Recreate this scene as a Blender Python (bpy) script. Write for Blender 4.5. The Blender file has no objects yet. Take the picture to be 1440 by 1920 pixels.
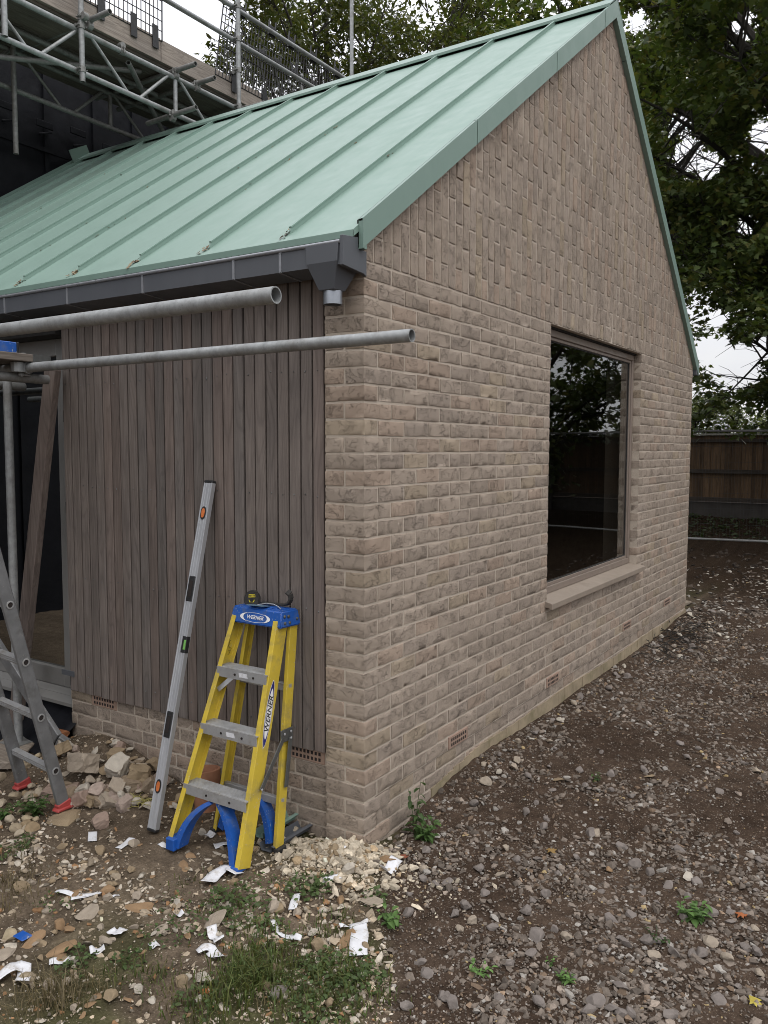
import bpy, bmesh, math, random
import numpy as np
from mathutils import Vector, Matrix

scene = bpy.context.scene
COL = scene.collection
rng = np.random.default_rng(7)
random.seed(7)
R = math.radians

# ------------------------------------------------------------------ camera
CAM = np.array((-3.002806, -2.055233, -0.804070))
CR = np.array([[0.5451678, -0.8383244, 0.0020807], [0.0626310, 0.0432041, 0.9971012], [0.8359841, 0.5434571, -0.0760586]])
cam_d = bpy.data.cameras.new('camera')
cam = bpy.data.objects.new('camera', cam_d)
COL.objects.link(cam)
cam.matrix_world = Matrix(((CR[0, 0], CR[1, 0], -CR[2, 0], CAM[0]), (CR[0, 1], CR[1, 1], -CR[2, 1], CAM[1]),
                           (CR[0, 2], CR[1, 2], -CR[2, 2], CAM[2]), (0, 0, 0, 1)))
cam_d.sensor_fit = 'HORIZONTAL'
cam_d.sensor_width = 36.0
cam_d.lens = 36.0 * 1559.78 / 1440.0
cam_d.clip_start = 0.05
cam_d.clip_end = 1000
scene.camera = cam
scene.render.resolution_x = 768
scene.render.resolution_y = 1024

# ------------------------------------------------------------------ view, world, sun
scene.view_settings.view_transform = 'Standard'
scene.view_settings.look = 'None'
scene.view_settings.exposure = 0.0
scene.view_settings.gamma = 1.0
scene.render.engine = 'CYCLES'
scene.cycles.use_denoising = True
scene.cycles.pixel_filter_type = 'BLACKMAN_HARRIS'
scene.cycles.filter_width = 0.95
scene.cycles.max_bounces = 6
scene.cycles.transparent_max_bounces = 12

SUN_EL, SUN_AZ = R(58), R(205)      # azimuth measured clockwise from +Y
world = bpy.data.worlds.new('World')
scene.world = world
world.use_nodes = True
wn, wl = world.node_tree.nodes, world.node_tree.links
wn.clear()
wo = wn.new('ShaderNodeOutputWorld')
bg = wn.new('ShaderNodeBackground')
sky = wn.new('ShaderNodeTexSky')
sky.sky_type = 'NISHITA'
sky.sun_disc = False
sky.sun_elevation = SUN_EL
sky.sun_rotation = SUN_AZ
sky.air_density = 1.0
sky.dust_density = 2.0
# cloud cover: overcast luminance (brighter overhead) broken by soft noise
tc = wn.new('ShaderNodeTexCoord')
sep = wn.new('ShaderNodeSeparateXYZ')
wl.new(tc.outputs['Generated'], sep.inputs[0])
el = wn.new('ShaderNodeMapRange')
el.inputs[1].default_value = 0.0
el.inputs[2].default_value = 1.0
el.inputs[3].default_value = 8.0
el.inputs[4].default_value = 22.0
wl.new(sep.outputs[2], el.inputs[0])
mp = wn.new('ShaderNodeMapping')
mp.inputs['Scale'].default_value = (1.5, 1.5, 4.0)
wl.new(tc.outputs['Generated'], mp.inputs[0])
nz = wn.new('ShaderNodeTexNoise')
nz.inputs['Scale'].default_value = 2.0
nz.inputs['Detail'].default_value = 5.0
wl.new(mp.outputs[0], nz.inputs[0])
cr = wn.new('ShaderNodeValToRGB')
cr.color_ramp.elements[0].position = 0.3
cr.color_ramp.elements[0].color = (0.84, 0.865, 0.95, 1)
cr.color_ramp.elements[1].position = 0.7
cr.color_ramp.elements[1].color = (1.04, 1.03, 1.02, 1)
wl.new(nz.outputs[0], cr.inputs[0])
mul = wn.new('ShaderNodeVectorMath')
mul.operation = 'SCALE'
wl.new(cr.outputs[0], mul.inputs[0])
wl.new(el.outputs[0], mul.inputs['Scale'])
mix = wn.new('ShaderNodeMixRGB')
mix.inputs[0].default_value = 0.93
wl.new(sky.outputs[0], mix.inputs[1])
wl.new(mul.outputs[0], mix.inputs[2])
wl.new(mix.outputs[0], bg.inputs[0])
bg.inputs[1].default_value = 0.10
wl.new(bg.outputs[0], wo.inputs[0])

sun_d = bpy.data.lights.new('sun', 'SUN')
sun_d.energy = 0.8
sun_d.angle = R(25)
sun_d.color = (1.0, 0.96, 0.90)
sun = bpy.data.objects.new('sun', sun_d)
COL.objects.link(sun)
sdir = Vector((math.sin(SUN_AZ) * math.cos(SUN_EL), math.cos(SUN_AZ) * math.cos(SUN_EL), math.sin(SUN_EL)))
sun.rotation_euler = sdir.to_track_quat('Z', 'Y').to_euler()
sun.location = (0, 0, 30)

# ------------------------------------------------------------------ material helpers
def new_mat(name):
    m = bpy.data.materials.new(name)
    m.use_nodes = True
    nt = m.node_tree
    b = nt.nodes['Principled BSDF']
    return m, nt, b

class NT:
    """small node-graph writer"""
    def __init__(s, nt):
        s.nt = nt
    def n(s, t, **kw):
        nd = s.nt.nodes.new('ShaderNode' + t)
        for k, v in kw.items():
            setattr(nd, k, v)
        return nd
    def l(s, a, b):
        s.nt.links.new(a, b)
    def val(s, sock, v):
        if hasattr(v, 'is_output'):
            s.l(v, sock)
        else:
            sock.default_value = v
    def math(s, op, a, b=0.0, c=None):
        nd = s.n('Math', operation=op)
        s.val(nd.inputs[0], a)
        s.val(nd.inputs[1], b)
        if c is not None:
            s.val(nd.inputs[2], c)
        return nd.outputs[0]
    def coord(s, scale=(1, 1, 1), kind='Object', add=None):
        t = s.n('TexCoord')
        out = t.outputs[kind]
        if add is not None:
            va = s.n('VectorMath', operation='ADD')
            s.l(out, va.inputs[0])
            s.l(add, va.inputs[1])
            out = va.outputs[0]
        m = s.n('Mapping')
        m.inputs['Scale'].default_value = scale
        s.l(out, m.inputs[0])
        return m.outputs[0]
    def noise(s, vec, scale=5, detail=3, rough=0.55, dist=0.0):
        t = s.n('TexNoise')
        t.inputs['Scale'].default_value = scale
        t.inputs['Detail'].default_value = detail
        t.inputs['Roughness'].default_value = rough
        t.inputs['Distortion'].default_value = dist
        s.l(vec, t.inputs[0])
        return t.outputs[0]
    def ramp(s, fac, stops):
        r = s.n('ValToRGB')
        e = r.color_ramp.elements
        while len(e) < len(stops):
            e.new(0.5)
        for k, (p, c) in enumerate(stops):
            e[k].position = p
            e[k].color = (*c, 1) if len(c) == 3 else (c[0],) * 3 + (1,)
        s.l(fac, r.inputs[0])
        return r.outputs[0]
    def mix(s, fac, a, b, mode='MIX'):
        m = s.n('MixRGB', blend_type=mode)
        s.val(m.inputs[0], fac)
        for k, v in ((1, a), (2, b)):
            if hasattr(v, 'is_output'):
                s.l(v, m.inputs[k])
            else:
                m.inputs[k].default_value = (*v, 1)
        return m.outputs[0]
    def bump(s, h, strength=0.3, dist=0.01, normal=None):
        b = s.n('Bump')
        b.inputs['Strength'].default_value = strength
        b.inputs['Distance'].default_value = dist
        s.l(h, b.inputs['Height'])
        if normal is not None:
            s.l(normal, b.inputs['Normal'])
        return b.outputs[0]
    def attr(s, name='Col'):
        a = s.n('Attribute', attribute_name=name)
        return a

def simple(name, col, rough=0.6, metal=0.0, var=0.15, scale=20, stretch=(1, 1, 1), bump=0.0, bscale=60, spec=0.5, use_attr=False, dirt=None, bdist=0.003, splash=None):
    m, nt, b = new_mat(name)
    g = NT(nt)
    v = g.coord(stretch)
    n1 = g.noise(v, scale, 4)
    lo = tuple(c * (1 - var) for c in col)
    hi = tuple(min(1, c * (1 + var)) for c in col)
    c = g.ramp(n1, [(0.3, lo), (0.7, hi)])
    if use_attr:
        c = g.mix(1.0, c, g.attr().outputs['Color'], 'MULTIPLY')
    if dirt:
        dcol, lo_, hi_, dsc = dirt
        nd = g.noise(g.coord((1, 1, 1)), dsc, 6, 0.65)
        f = g.ramp(nd, [(lo_, (0, 0, 0)), (hi_, (1, 1, 1))])
        c = g.mix(f, c, dcol)
    if splash:
        scol, amt, ssc = splash
        ns = g.noise(g.coord((1, 1, 1)), ssc, 2, 0.5)
        nm = g.noise(g.coord((1, 1, 1)), 7.0, 3, 0.6)
        f = g.math('MULTIPLY', g.ramp(ns, [(0.66, (0, 0, 0)), (0.69, (1, 1, 1))]), g.ramp(nm, [(0.45, (0, 0, 0)), (0.62, (1, 1, 1))]))
        c = g.mix(g.math('MULTIPLY', f, amt), c, scol)
    g.l(c, b.inputs['Base Color'])
    rr = g.ramp(g.noise(v, scale * 1.7, 3), [(0.3, (max(0, rough - 0.1),)), (0.7, (min(1, rough + 0.1),))])
    g.l(rr, b.inputs['Roughness'])
    b.inputs['Metallic'].default_value = metal
    b.inputs['Specular IOR Level'].default_value = spec
    if bump:
        nb = g.noise(v, bscale, 5)
        g.l(g.bump(nb, bump, bdist), b.inputs['Normal'])
    return m

# bricks: colour and an id per brick, drag creases pressed into the face
def brick_material():
    m, nt, b = new_mat('buff_brick')
    g = NT(nt)
    a = g.attr('Col')
    idv = g.attr('bid')
    sc = g.n('VectorMath', operation='SCALE')
    g.l(idv.outputs['Vector'], sc.inputs[0])
    sc.inputs['Scale'].default_value = 37.0
    v = g.coord((1, 1, 1.0), add=sc.outputs[0])
    fine = g.noise(v, 260, 4, 0.6)
    mid = g.noise(v, 28, 5, 0.62)
    big = g.noise(g.coord((1, 1, 1)), 1.3, 4)
    col = g.mix(1.0, a.outputs['Color'], g.ramp(mid, [(0.28, (0.89, 0.88, 0.87)), (0.5, (1, 1, 1)), (0.74, (1.10, 1.095, 1.09))]), 'MULTIPLY')
    col = g.mix(1.0, col, g.ramp(fine, [(0.3, (0.76, 0.76, 0.76)), (0.7, (1.18, 1.18, 1.18))]), 'MULTIPLY')
    col = g.mix(1.0, col, g.ramp(big, [(0.3, (0.93, 0.92, 0.91)), (0.7, (1.06, 1.06, 1.06))]), 'MULTIPLY')
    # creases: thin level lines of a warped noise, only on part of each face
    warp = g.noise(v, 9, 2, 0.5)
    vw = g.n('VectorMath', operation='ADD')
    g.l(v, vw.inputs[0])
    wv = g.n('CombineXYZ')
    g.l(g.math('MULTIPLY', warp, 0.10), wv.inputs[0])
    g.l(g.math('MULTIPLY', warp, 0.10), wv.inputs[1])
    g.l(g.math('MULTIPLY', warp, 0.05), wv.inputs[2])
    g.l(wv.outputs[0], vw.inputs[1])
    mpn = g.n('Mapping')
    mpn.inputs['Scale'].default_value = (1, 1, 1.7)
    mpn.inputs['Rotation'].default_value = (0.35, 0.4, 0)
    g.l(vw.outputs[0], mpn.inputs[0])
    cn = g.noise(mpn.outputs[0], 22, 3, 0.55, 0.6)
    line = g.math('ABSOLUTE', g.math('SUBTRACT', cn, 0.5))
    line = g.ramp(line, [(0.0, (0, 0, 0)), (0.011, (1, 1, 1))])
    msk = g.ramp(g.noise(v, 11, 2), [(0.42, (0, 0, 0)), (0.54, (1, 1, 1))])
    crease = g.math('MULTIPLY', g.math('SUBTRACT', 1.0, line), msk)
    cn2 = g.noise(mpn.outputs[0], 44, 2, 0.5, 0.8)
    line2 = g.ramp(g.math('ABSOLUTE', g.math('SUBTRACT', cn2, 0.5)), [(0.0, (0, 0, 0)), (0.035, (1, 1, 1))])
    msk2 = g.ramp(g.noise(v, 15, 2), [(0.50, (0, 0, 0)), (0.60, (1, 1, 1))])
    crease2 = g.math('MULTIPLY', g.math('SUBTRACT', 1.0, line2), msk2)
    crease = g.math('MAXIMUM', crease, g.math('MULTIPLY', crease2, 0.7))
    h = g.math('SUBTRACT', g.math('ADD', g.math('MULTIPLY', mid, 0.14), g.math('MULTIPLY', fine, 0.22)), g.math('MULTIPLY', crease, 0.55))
    col = g.mix(g.math('MULTIPLY', crease, 0.50), col, (0.10, 0.08, 0.065))  # deep crease shadow painted into the colour, on top of the bump
    # damp, algae-stained lowest courses
    t = g.n('TexCoord')
    sp = g.n('SeparateXYZ')
    g.l(t.outputs['Object'], sp.inputs[0])
    zz = g.math('ADD', sp.outputs[2], g.math('MULTIPLY', g.noise(g.coord((1, 1, 1)), 5, 4), 0.25))
    low = g.ramp(g.math('ADD', g.math('MULTIPLY', zz, 1.0), 2.75), [(0.12, (1, 1, 1)), (0.42, (0, 0, 0))])
    stain = g.mix(1.0, col, (0.86, 0.80, 0.60), 'MULTIPLY')
    col = g.mix(low, col, stain)
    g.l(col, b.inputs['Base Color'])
    b.inputs['Roughness'].default_value = 0.92
    b.inputs['Specular IOR Level'].default_value = 0.2
    g.l(g.bump(h, 0.95, 0.010), b.inputs['Normal'])
    return m

def mortar_material():
    m, nt, b = new_mat('mortar')
    g = NT(nt)
    v = g.coord()
    n1 = g.noise(v, 9, 4)
    n2 = g.noise(v, 300, 3)
    c = g.ramp(n1, [(0.3, (0.45, 0.38, 0.308)), (0.7, (0.535, 0.458, 0.375))])
    c = g.mix(1.0, c, g.ramp(n2, [(0.3, (0.8, 0.8, 0.8)), (0.7, (1.1, 1.1, 1.1))]), 'MULTIPLY')
    g.l(c, b.inputs['Base Color'])
    b.inputs['Roughness'].default_value = 0.95
    g.l(g.bump(g.math('ADD', n2, g.noise(v, 60, 4)), 0.7, 0.004), b.inputs['Normal'])
    return m

def timber_material(name, c0, c1, c2, attr=True, axis='z', rough=0.75):
    m, nt, b = new_mat(name)
    g = NT(nt)
    s = {'z': (1, 1, 0.045), 'x': (0.045, 1, 1), 'y': (1, 0.045, 1)}[axis]
    add = None
    if attr:
        idv = g.attr('bid')
        sc = g.n('VectorMath', operation='SCALE')
        g.l(idv.outputs['Vector'], sc.inputs[0])
        sc.inputs['Scale'].default_value = 23.0
        add = sc.outputs[0]
    v = g.coord(s, add=add)
    n1 = g.noise(v, 55, 5, 0.6, 0.8)
    n2 = g.noise(v, 260, 3, 0.6, 0.2)
    v2 = g.coord((1, 1, 1), add=add)
    blot = g.noise(v2, 3.0, 4)
    # cathedral figure
    vr = g.coord({'z': (1, 1, 0.11), 'x': (0.11, 1, 1), 'y': (1, 0.11, 1)}[axis], add=add)
    ring = g.math('SINE', g.math('MULTIPLY', g.noise(vr, 9, 1, 0.4, 0.3), 90.0))
    ring = g.ramp(g.math('ADD', g.math('MULTIPLY', ring, 0.5), 0.5), [(0.0, (0, 0, 0)), (0.75, (0.2, 0.2, 0.2)), (1.0, (1, 1, 1))])
    c = g.ramp(n1, [(0.28, c0), (0.5, c1), (0.72, c2)])
    c = g.mix(1.0, c, g.ramp(n2, [(0.3, (0.92, 0.92, 0.92)), (0.7, (1.06, 1.06, 1.06))]), 'MULTIPLY')
    c = g.mix(g.math('MULTIPLY', ring, 0.34), c, tuple(x * 0.5 for x in c1))
    c = g.mix(1.0, c, g.ramp(blot, [(0.3, (0.85, 0.85, 0.86)), (0.7, (1.14, 1.12, 1.10))]), 'MULTIPLY')
    if attr:
        c = g.mix(1.0, c, g.attr('Col').outputs['Color'], 'MULTIPLY')
    g.l(c, b.inputs['Base Color'])
    b.inputs['Roughness'].default_value = rough
    b.inputs['Specular IOR Level'].default_value = 0.3
    g.l(g.bump(g.math('ADD', n1, g.math('MULTIPLY', ring, -0.6)), 0.35, 0.003), b.inputs['Normal'])
    return m

def metal_sheet(name, col, rough=0.42, oil=0.25):
    m, nt, b = new_mat(name)
    g = NT(nt)
    v = g.coord()
    big = g.noise(g.coord((1, 0.6, 1)), 1.6, 3)
    fine = g.noise(v, 420, 2)
    streak = g.noise(g.coord((0.5, 6, 0.5)), 4, 4)
    c = g.ramp(streak, [(0.3, tuple(x * 0.97 for x in col)), (0.7, tuple(min(1, x * 1.02) for x in col))])
    dirt = g.ramp(g.noise(v, 14, 8, 0.75), [(0.60, (0, 0, 0)), (0.78, (1, 1, 1))])
    c = g.mix(g.math('MULTIPLY', dirt, 0.14), c, tuple(x * 0.45 for x in col))
    g.l(c, b.inputs['Base Color'])
    g.l(g.ramp(g.noise(v, 7, 4), [(0.3, (rough - 0.06,)), (0.7, (rough + 0.1,))]), b.inputs['Roughness'])
    nb = g.bump(big, oil, 0.02)
    g.l(g.bump(fine, 0.05, 0.001, nb), b.inputs['Normal'])
    return m

def galv(name, col=(0.34, 0.35, 0.35), rough=0.46):
    m, nt, b = new_mat(name)
    g = NT(nt)
    v = g.coord()
    n1 = g.noise(v, 26, 6, 0.7)
    n2 = g.noise(v, 7, 4, 0.6)
    c = g.ramp(n1, [(0.3, tuple(x * 0.7 for x in col)), (0.55, col), (0.8, tuple(x * 1.25 for x in col))])
    d = g.ramp(n2, [(0.48, (0, 0, 0)), (0.70, (1, 1, 1))])
    c = g.mix(g.math('MULTIPLY', d, 0.60), c, (0.16, 0.15, 0.135))
    sp = g.ramp(g.noise(v, 90, 3, 0.6), [(0.66, (0, 0, 0)), (0.72, (1, 1, 1))])
    c = g.mix(g.math('MULTIPLY', sp, 0.5), c, (0.10, 0.095, 0.09))
    g.l(c, b.inputs['Base Color'])
    b.inputs['Metallic'].default_value = 0.35
    g.l(g.ramp(n1, [(0.3, (rough + 0.12,)), (0.7, (rough - 0.06,))]), b.inputs['Roughness'])
    g.l(g.bump(g.noise(v, 60, 4), 0.16, 0.002), b.inputs['Normal'])
    return m

def leaf_material(name, translucency=0.30):
    m, nt, b = new_mat(name)
    g = NT(nt)
    c = g.attr('Col').outputs['Color']
    g.l(c, b.inputs['Base Color'])
    b.inputs['Roughness'].default_value = 0.55
    b.inputs['Specular IOR Level'].default_value = 0.35
    tr = g.n('BsdfTranslucent')
    g.l(g.mix(1.0, c, (1.2, 1.3, 0.5), 'MULTIPLY'), tr.inputs[0])
    mx = g.n('MixShader')
    mx.inputs[0].default_value = translucency
    g.l(b.outputs[0], mx.inputs[1])
    g.l(tr.outputs[0], mx.inputs[2])
    g.l(mx.outputs[0], nt.nodes['Material Output'].inputs[0])
    return m

def glass_material(name, tint=(0.55, 0.58, 0.56), strength=1.0):
    m, nt, b = new_mat(name)
    g = NT(nt)
    tr = g.n('BsdfTransparent')
    tr.inputs[0].default_value = (*tint, 1)
    gl = g.n('BsdfGlossy')
    gl.inputs['Roughness'].default_value = 0.004
    gl.inputs['Color'].default_value = (0.95, 0.97, 0.97, 1)
    fr = g.n('Fresnel')
    fr.inputs[0].default_value = 1.52
    f = g.math('MINIMUM', g.math('MULTIPLY', fr.outputs[0], 1.7 * strength), 0.95)
    bm = g.bump(g.noise(g.coord(), 1.4, 2), 0.04, 0.01)
    g.l(bm, gl.inputs['Normal'])
    mx = g.n('MixShader')
    g.l(f, mx.inputs[0])
    g.l(tr.outputs[0], mx.inputs[1])
    g.l(gl.outputs[0], mx.inputs[2])
    g.l(mx.outputs[0], nt.nodes['Material Output'].inputs[0])
    return m

def attr_stone(name, rough=0.9, bump=0.6, bscale=60, var=0.25):
    m, nt, b = new_mat(name)
    g = NT(nt)
    v = g.coord()
    n1 = g.noise(v, bscale, 5, 0.65)
    oi = g.n('ObjectInfo')
    c = g.mix(1.0, g.attr('Col').outputs['Color'], g.ramp(n1, [(0.3, (1 - var,) * 3), (0.7, (1 + var,) * 3)]), 'MULTIPLY')
    g.l(c, b.inputs['Base Color'])
    b.inputs['Roughness'].default_value = rough
    b.inputs['Specular IOR Level'].default_value = 0.25
    g.l(g.bump(n1, bump, 0.006), b.inputs['Normal'])
    return m

M = {}
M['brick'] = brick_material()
M['mortar'] = mortar_material()
M['timber'] = timber_material('weathered_cladding', (0.136, 0.114, 0.101), (0.170, 0.144, 0.128), (0.210, 0.180, 0.161))
M['green'] = metal_sheet('mint_green_metal', (0.212, 0.312, 0.264), 0.46, 0.06)
M['green_edge'] = metal_sheet('mint_green_flashing', (0.185, 0.275, 0.232), 0.42, 0.1)  # roof green darkened: shade of the upright verge put into the colour
M['zinc'] = metal_sheet('dark_grey_gutter_metal', (0.090, 0.096, 0.107), 0.42, 0.08)
M['zinc_lip'] = simple('gutter_edge_highlight', (0.30, 0.31, 0.33), 0.35, 0.4, 0.1)  # rolled-edge highlight put into a paler colour; brackets share it
M['spout'] = simple('bright_zinc', (0.32, 0.34, 0.37), 0.35, 0.6, 0.1)
M['galv'] = galv('galvanised_tube')
M['galv_dark'] = galv('weathered_tube', (0.25, 0.25, 0.24), 0.55)
M['alu'] = simple('brushed_aluminium', (0.50, 0.51, 0.53), 0.38, 0.5, 0.08, 30, (1, 1, 0.05), 0.05)
M['alu_dull'] = simple('dull_aluminium', (0.40, 0.40, 0.40), 0.5, 0.4, 0.18, 12, bump=0.08, dirt=((0.2, 0.18, 0.15), 0.50, 0.8, 12), splash=((0.5, 0.47, 0.42), 0.7, 80))
M['ladder_alu'] = simple('weathered_aluminium', (0.20, 0.202, 0.205), 0.5, 0.35, 0.2, 14, bump=0.08, dirt=((0.10, 0.095, 0.085), 0.55, 0.8, 9), splash=((0.34, 0.32, 0.28), 0.8, 70))
M['wire'] = simple('dull_wire', (0.045, 0.045, 0.045), 0.6, 0.2)
M['black'] = simple('black_plastic', (0.018, 0.018, 0.019), 0.45, 0, 0.2)
M['rubber'] = simple('black_rubber', (0.03, 0.028, 0.026), 0.8, 0, 0.3)
M['yellow'] = simple('yellow_fibreglass', (0.57, 0.42, 0.045), 0.45, 0, 0.10, 8, bump=0.05, bscale=200, dirt=((0.27, 0.22, 0.09), 0.50, 0.80, 13), splash=((0.48, 0.44, 0.36), 0.8, 95))
M['blue'] = simple('blue_plastic', (0.012, 0.085, 0.36), 0.42, 0, 0.12, 10, bump=0.05, bscale=150, dirt=((0.09, 0.13, 0.22), 0.50, 0.80, 18), splash=((0.42, 0.42, 0.40), 0.8, 110))
M['white'] = simple('white_print', (0.80, 0.80, 0.80), 0.5, 0, 0.05)
M['navy'] = simple('navy_print', (0.02, 0.02, 0.16), 0.5, 0, 0.05)
M['ink'] = simple('black_print', (0.012, 0.012, 0.014), 0.5, 0, 0.05)
M['paper'] = simple('white_paper', (0.66, 0.66, 0.68), 0.85, 0, 0.08, 30, bump=0.5, bscale=45, dirt=((0.34, 0.29, 0.23), 0.52, 0.78, 26))
M['frame'] = simple('taupe_window_metal', (0.215, 0.172, 0.142), 0.45, 0, 0.06, 6)
M['sill'] = simple('taupe_sill', (0.275, 0.225, 0.18), 0.5, 0, 0.07, 5, bump=0.05)
M['door'] = simple('grey_door_metal', (0.23, 0.225, 0.215), 0.45, 0, 0.08, 6)
M['glass'] = glass_material('window_glass', (0.84, 0.86, 0.84), 0.95)
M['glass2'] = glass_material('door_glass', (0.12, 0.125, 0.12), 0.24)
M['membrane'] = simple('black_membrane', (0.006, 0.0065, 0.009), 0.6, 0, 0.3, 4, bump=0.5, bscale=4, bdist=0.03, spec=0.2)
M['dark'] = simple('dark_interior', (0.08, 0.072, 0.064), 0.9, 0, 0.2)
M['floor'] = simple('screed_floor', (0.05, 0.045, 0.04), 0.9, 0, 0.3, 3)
M['post'] = timber_material('pale_post_timber', (0.36, 0.26, 0.12), (0.46, 0.34, 0.17), (0.54, 0.42, 0.22), False)
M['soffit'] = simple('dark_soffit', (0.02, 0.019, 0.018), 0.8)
M['terracotta'] = simple('terracotta', (0.30, 0.205, 0.155), 0.85, 0, 0.15, 30, bump=0.2)
M['hole'] = simple('dark_hole', (0.02, 0.014, 0.012), 0.95)
M['board'] = timber_material('scaffold_board_timber', (0.10, 0.085, 0.07), (0.155, 0.132, 0.11), (0.20, 0.175, 0.15), False, 'x')
M['board_end'] = timber_material('scaffold_toe_board_timber', (0.20, 0.170, 0.145), (0.29, 0.25, 0.215), (0.38, 0.335, 0.29), False, 'x')
M['prop'] = timber_material('prop_timber', (0.11, 0.085, 0.075), (0.155, 0.125, 0.11), (0.20, 0.165, 0.145), False, 'z')
M['sole'] = timber_material('sole_board_timber', (0.16, 0.13, 0.10), (0.25, 0.21, 0.17), (0.32, 0.28, 0.23), False, 'y')
M['fence'] = timber_material('dark_fence_timber', (0.070, 0.043, 0.023), (0.115, 0.071, 0.038), (0.160, 0.100, 0.055), True)  # brown kept dark, with the trees' shadow put into the base colour
M['rail'] = timber_material('fence_rail_timber', (0.035, 0.028, 0.022), (0.055, 0.044, 0.035), (0.08, 0.066, 0.054), False, 'y')
M['concrete'] = simple('shaded_concrete', (0.060, 0.052, 0.045), 0.9, 0, 0.2, 4, bump=0.3)  # concrete darkened: tree shadow over the fence put into its colour
M['footing'] = simple('mortar_footing', (0.30, 0.24, 0.16), 0.95, 0, 0.22, 6, bump=0.7, bscale=45, bdist=0.006, dirt=((0.16, 0.14, 0.07), 0.5, 0.75, 5))
M['bark'] = simple('tree_bark', (0.030, 0.026, 0.021), 0.9, 0, 0.35, 9, (1, 1, 0.25), 0.6, 25, bdist=0.02)
M['leaf'] = leaf_material('tree_leaf')
M['weed'] = leaf_material('weed_leaf', 0.25)
M['stone'] = attr_stone('loose_stone')
M['gravel'] = attr_stone('crushed_gravel', bump=0.5, bscale=90, var=0.2)
M['clay'] = simple('clay_pipe', (0.32, 0.15, 0.085), 0.8, 0, 0.15, 15, bump=0.15)
M['red'] = simple('red_rubber', (0.36, 0.05, 0.045), 0.6, 0, 0.15)
M['orange'] = simple('orange_vial', (0.55, 0.16, 0.05), 0.3, 0, 0.2)
M['lime'] = simple('green_vial', (0.13, 0.34, 0.07), 0.25, 0, 0.2)
M['tapeyellow'] = simple('yellow_label', (0.62, 0.50, 0.03), 0.5, 0, 0.1)
M['steel'] = simple('dull_steel', (0.15, 0.155, 0.15), 0.45, 0.6, 0.2)
M['deadleaf'] = leaf_material('dead_leaf', 0.1)
M['straw'] = simple('dry_fibre', (0.34, 0.30, 0.10), 0.8)

# ------------------------------------------------------------------ mesh helpers
ORG = {}

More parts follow.
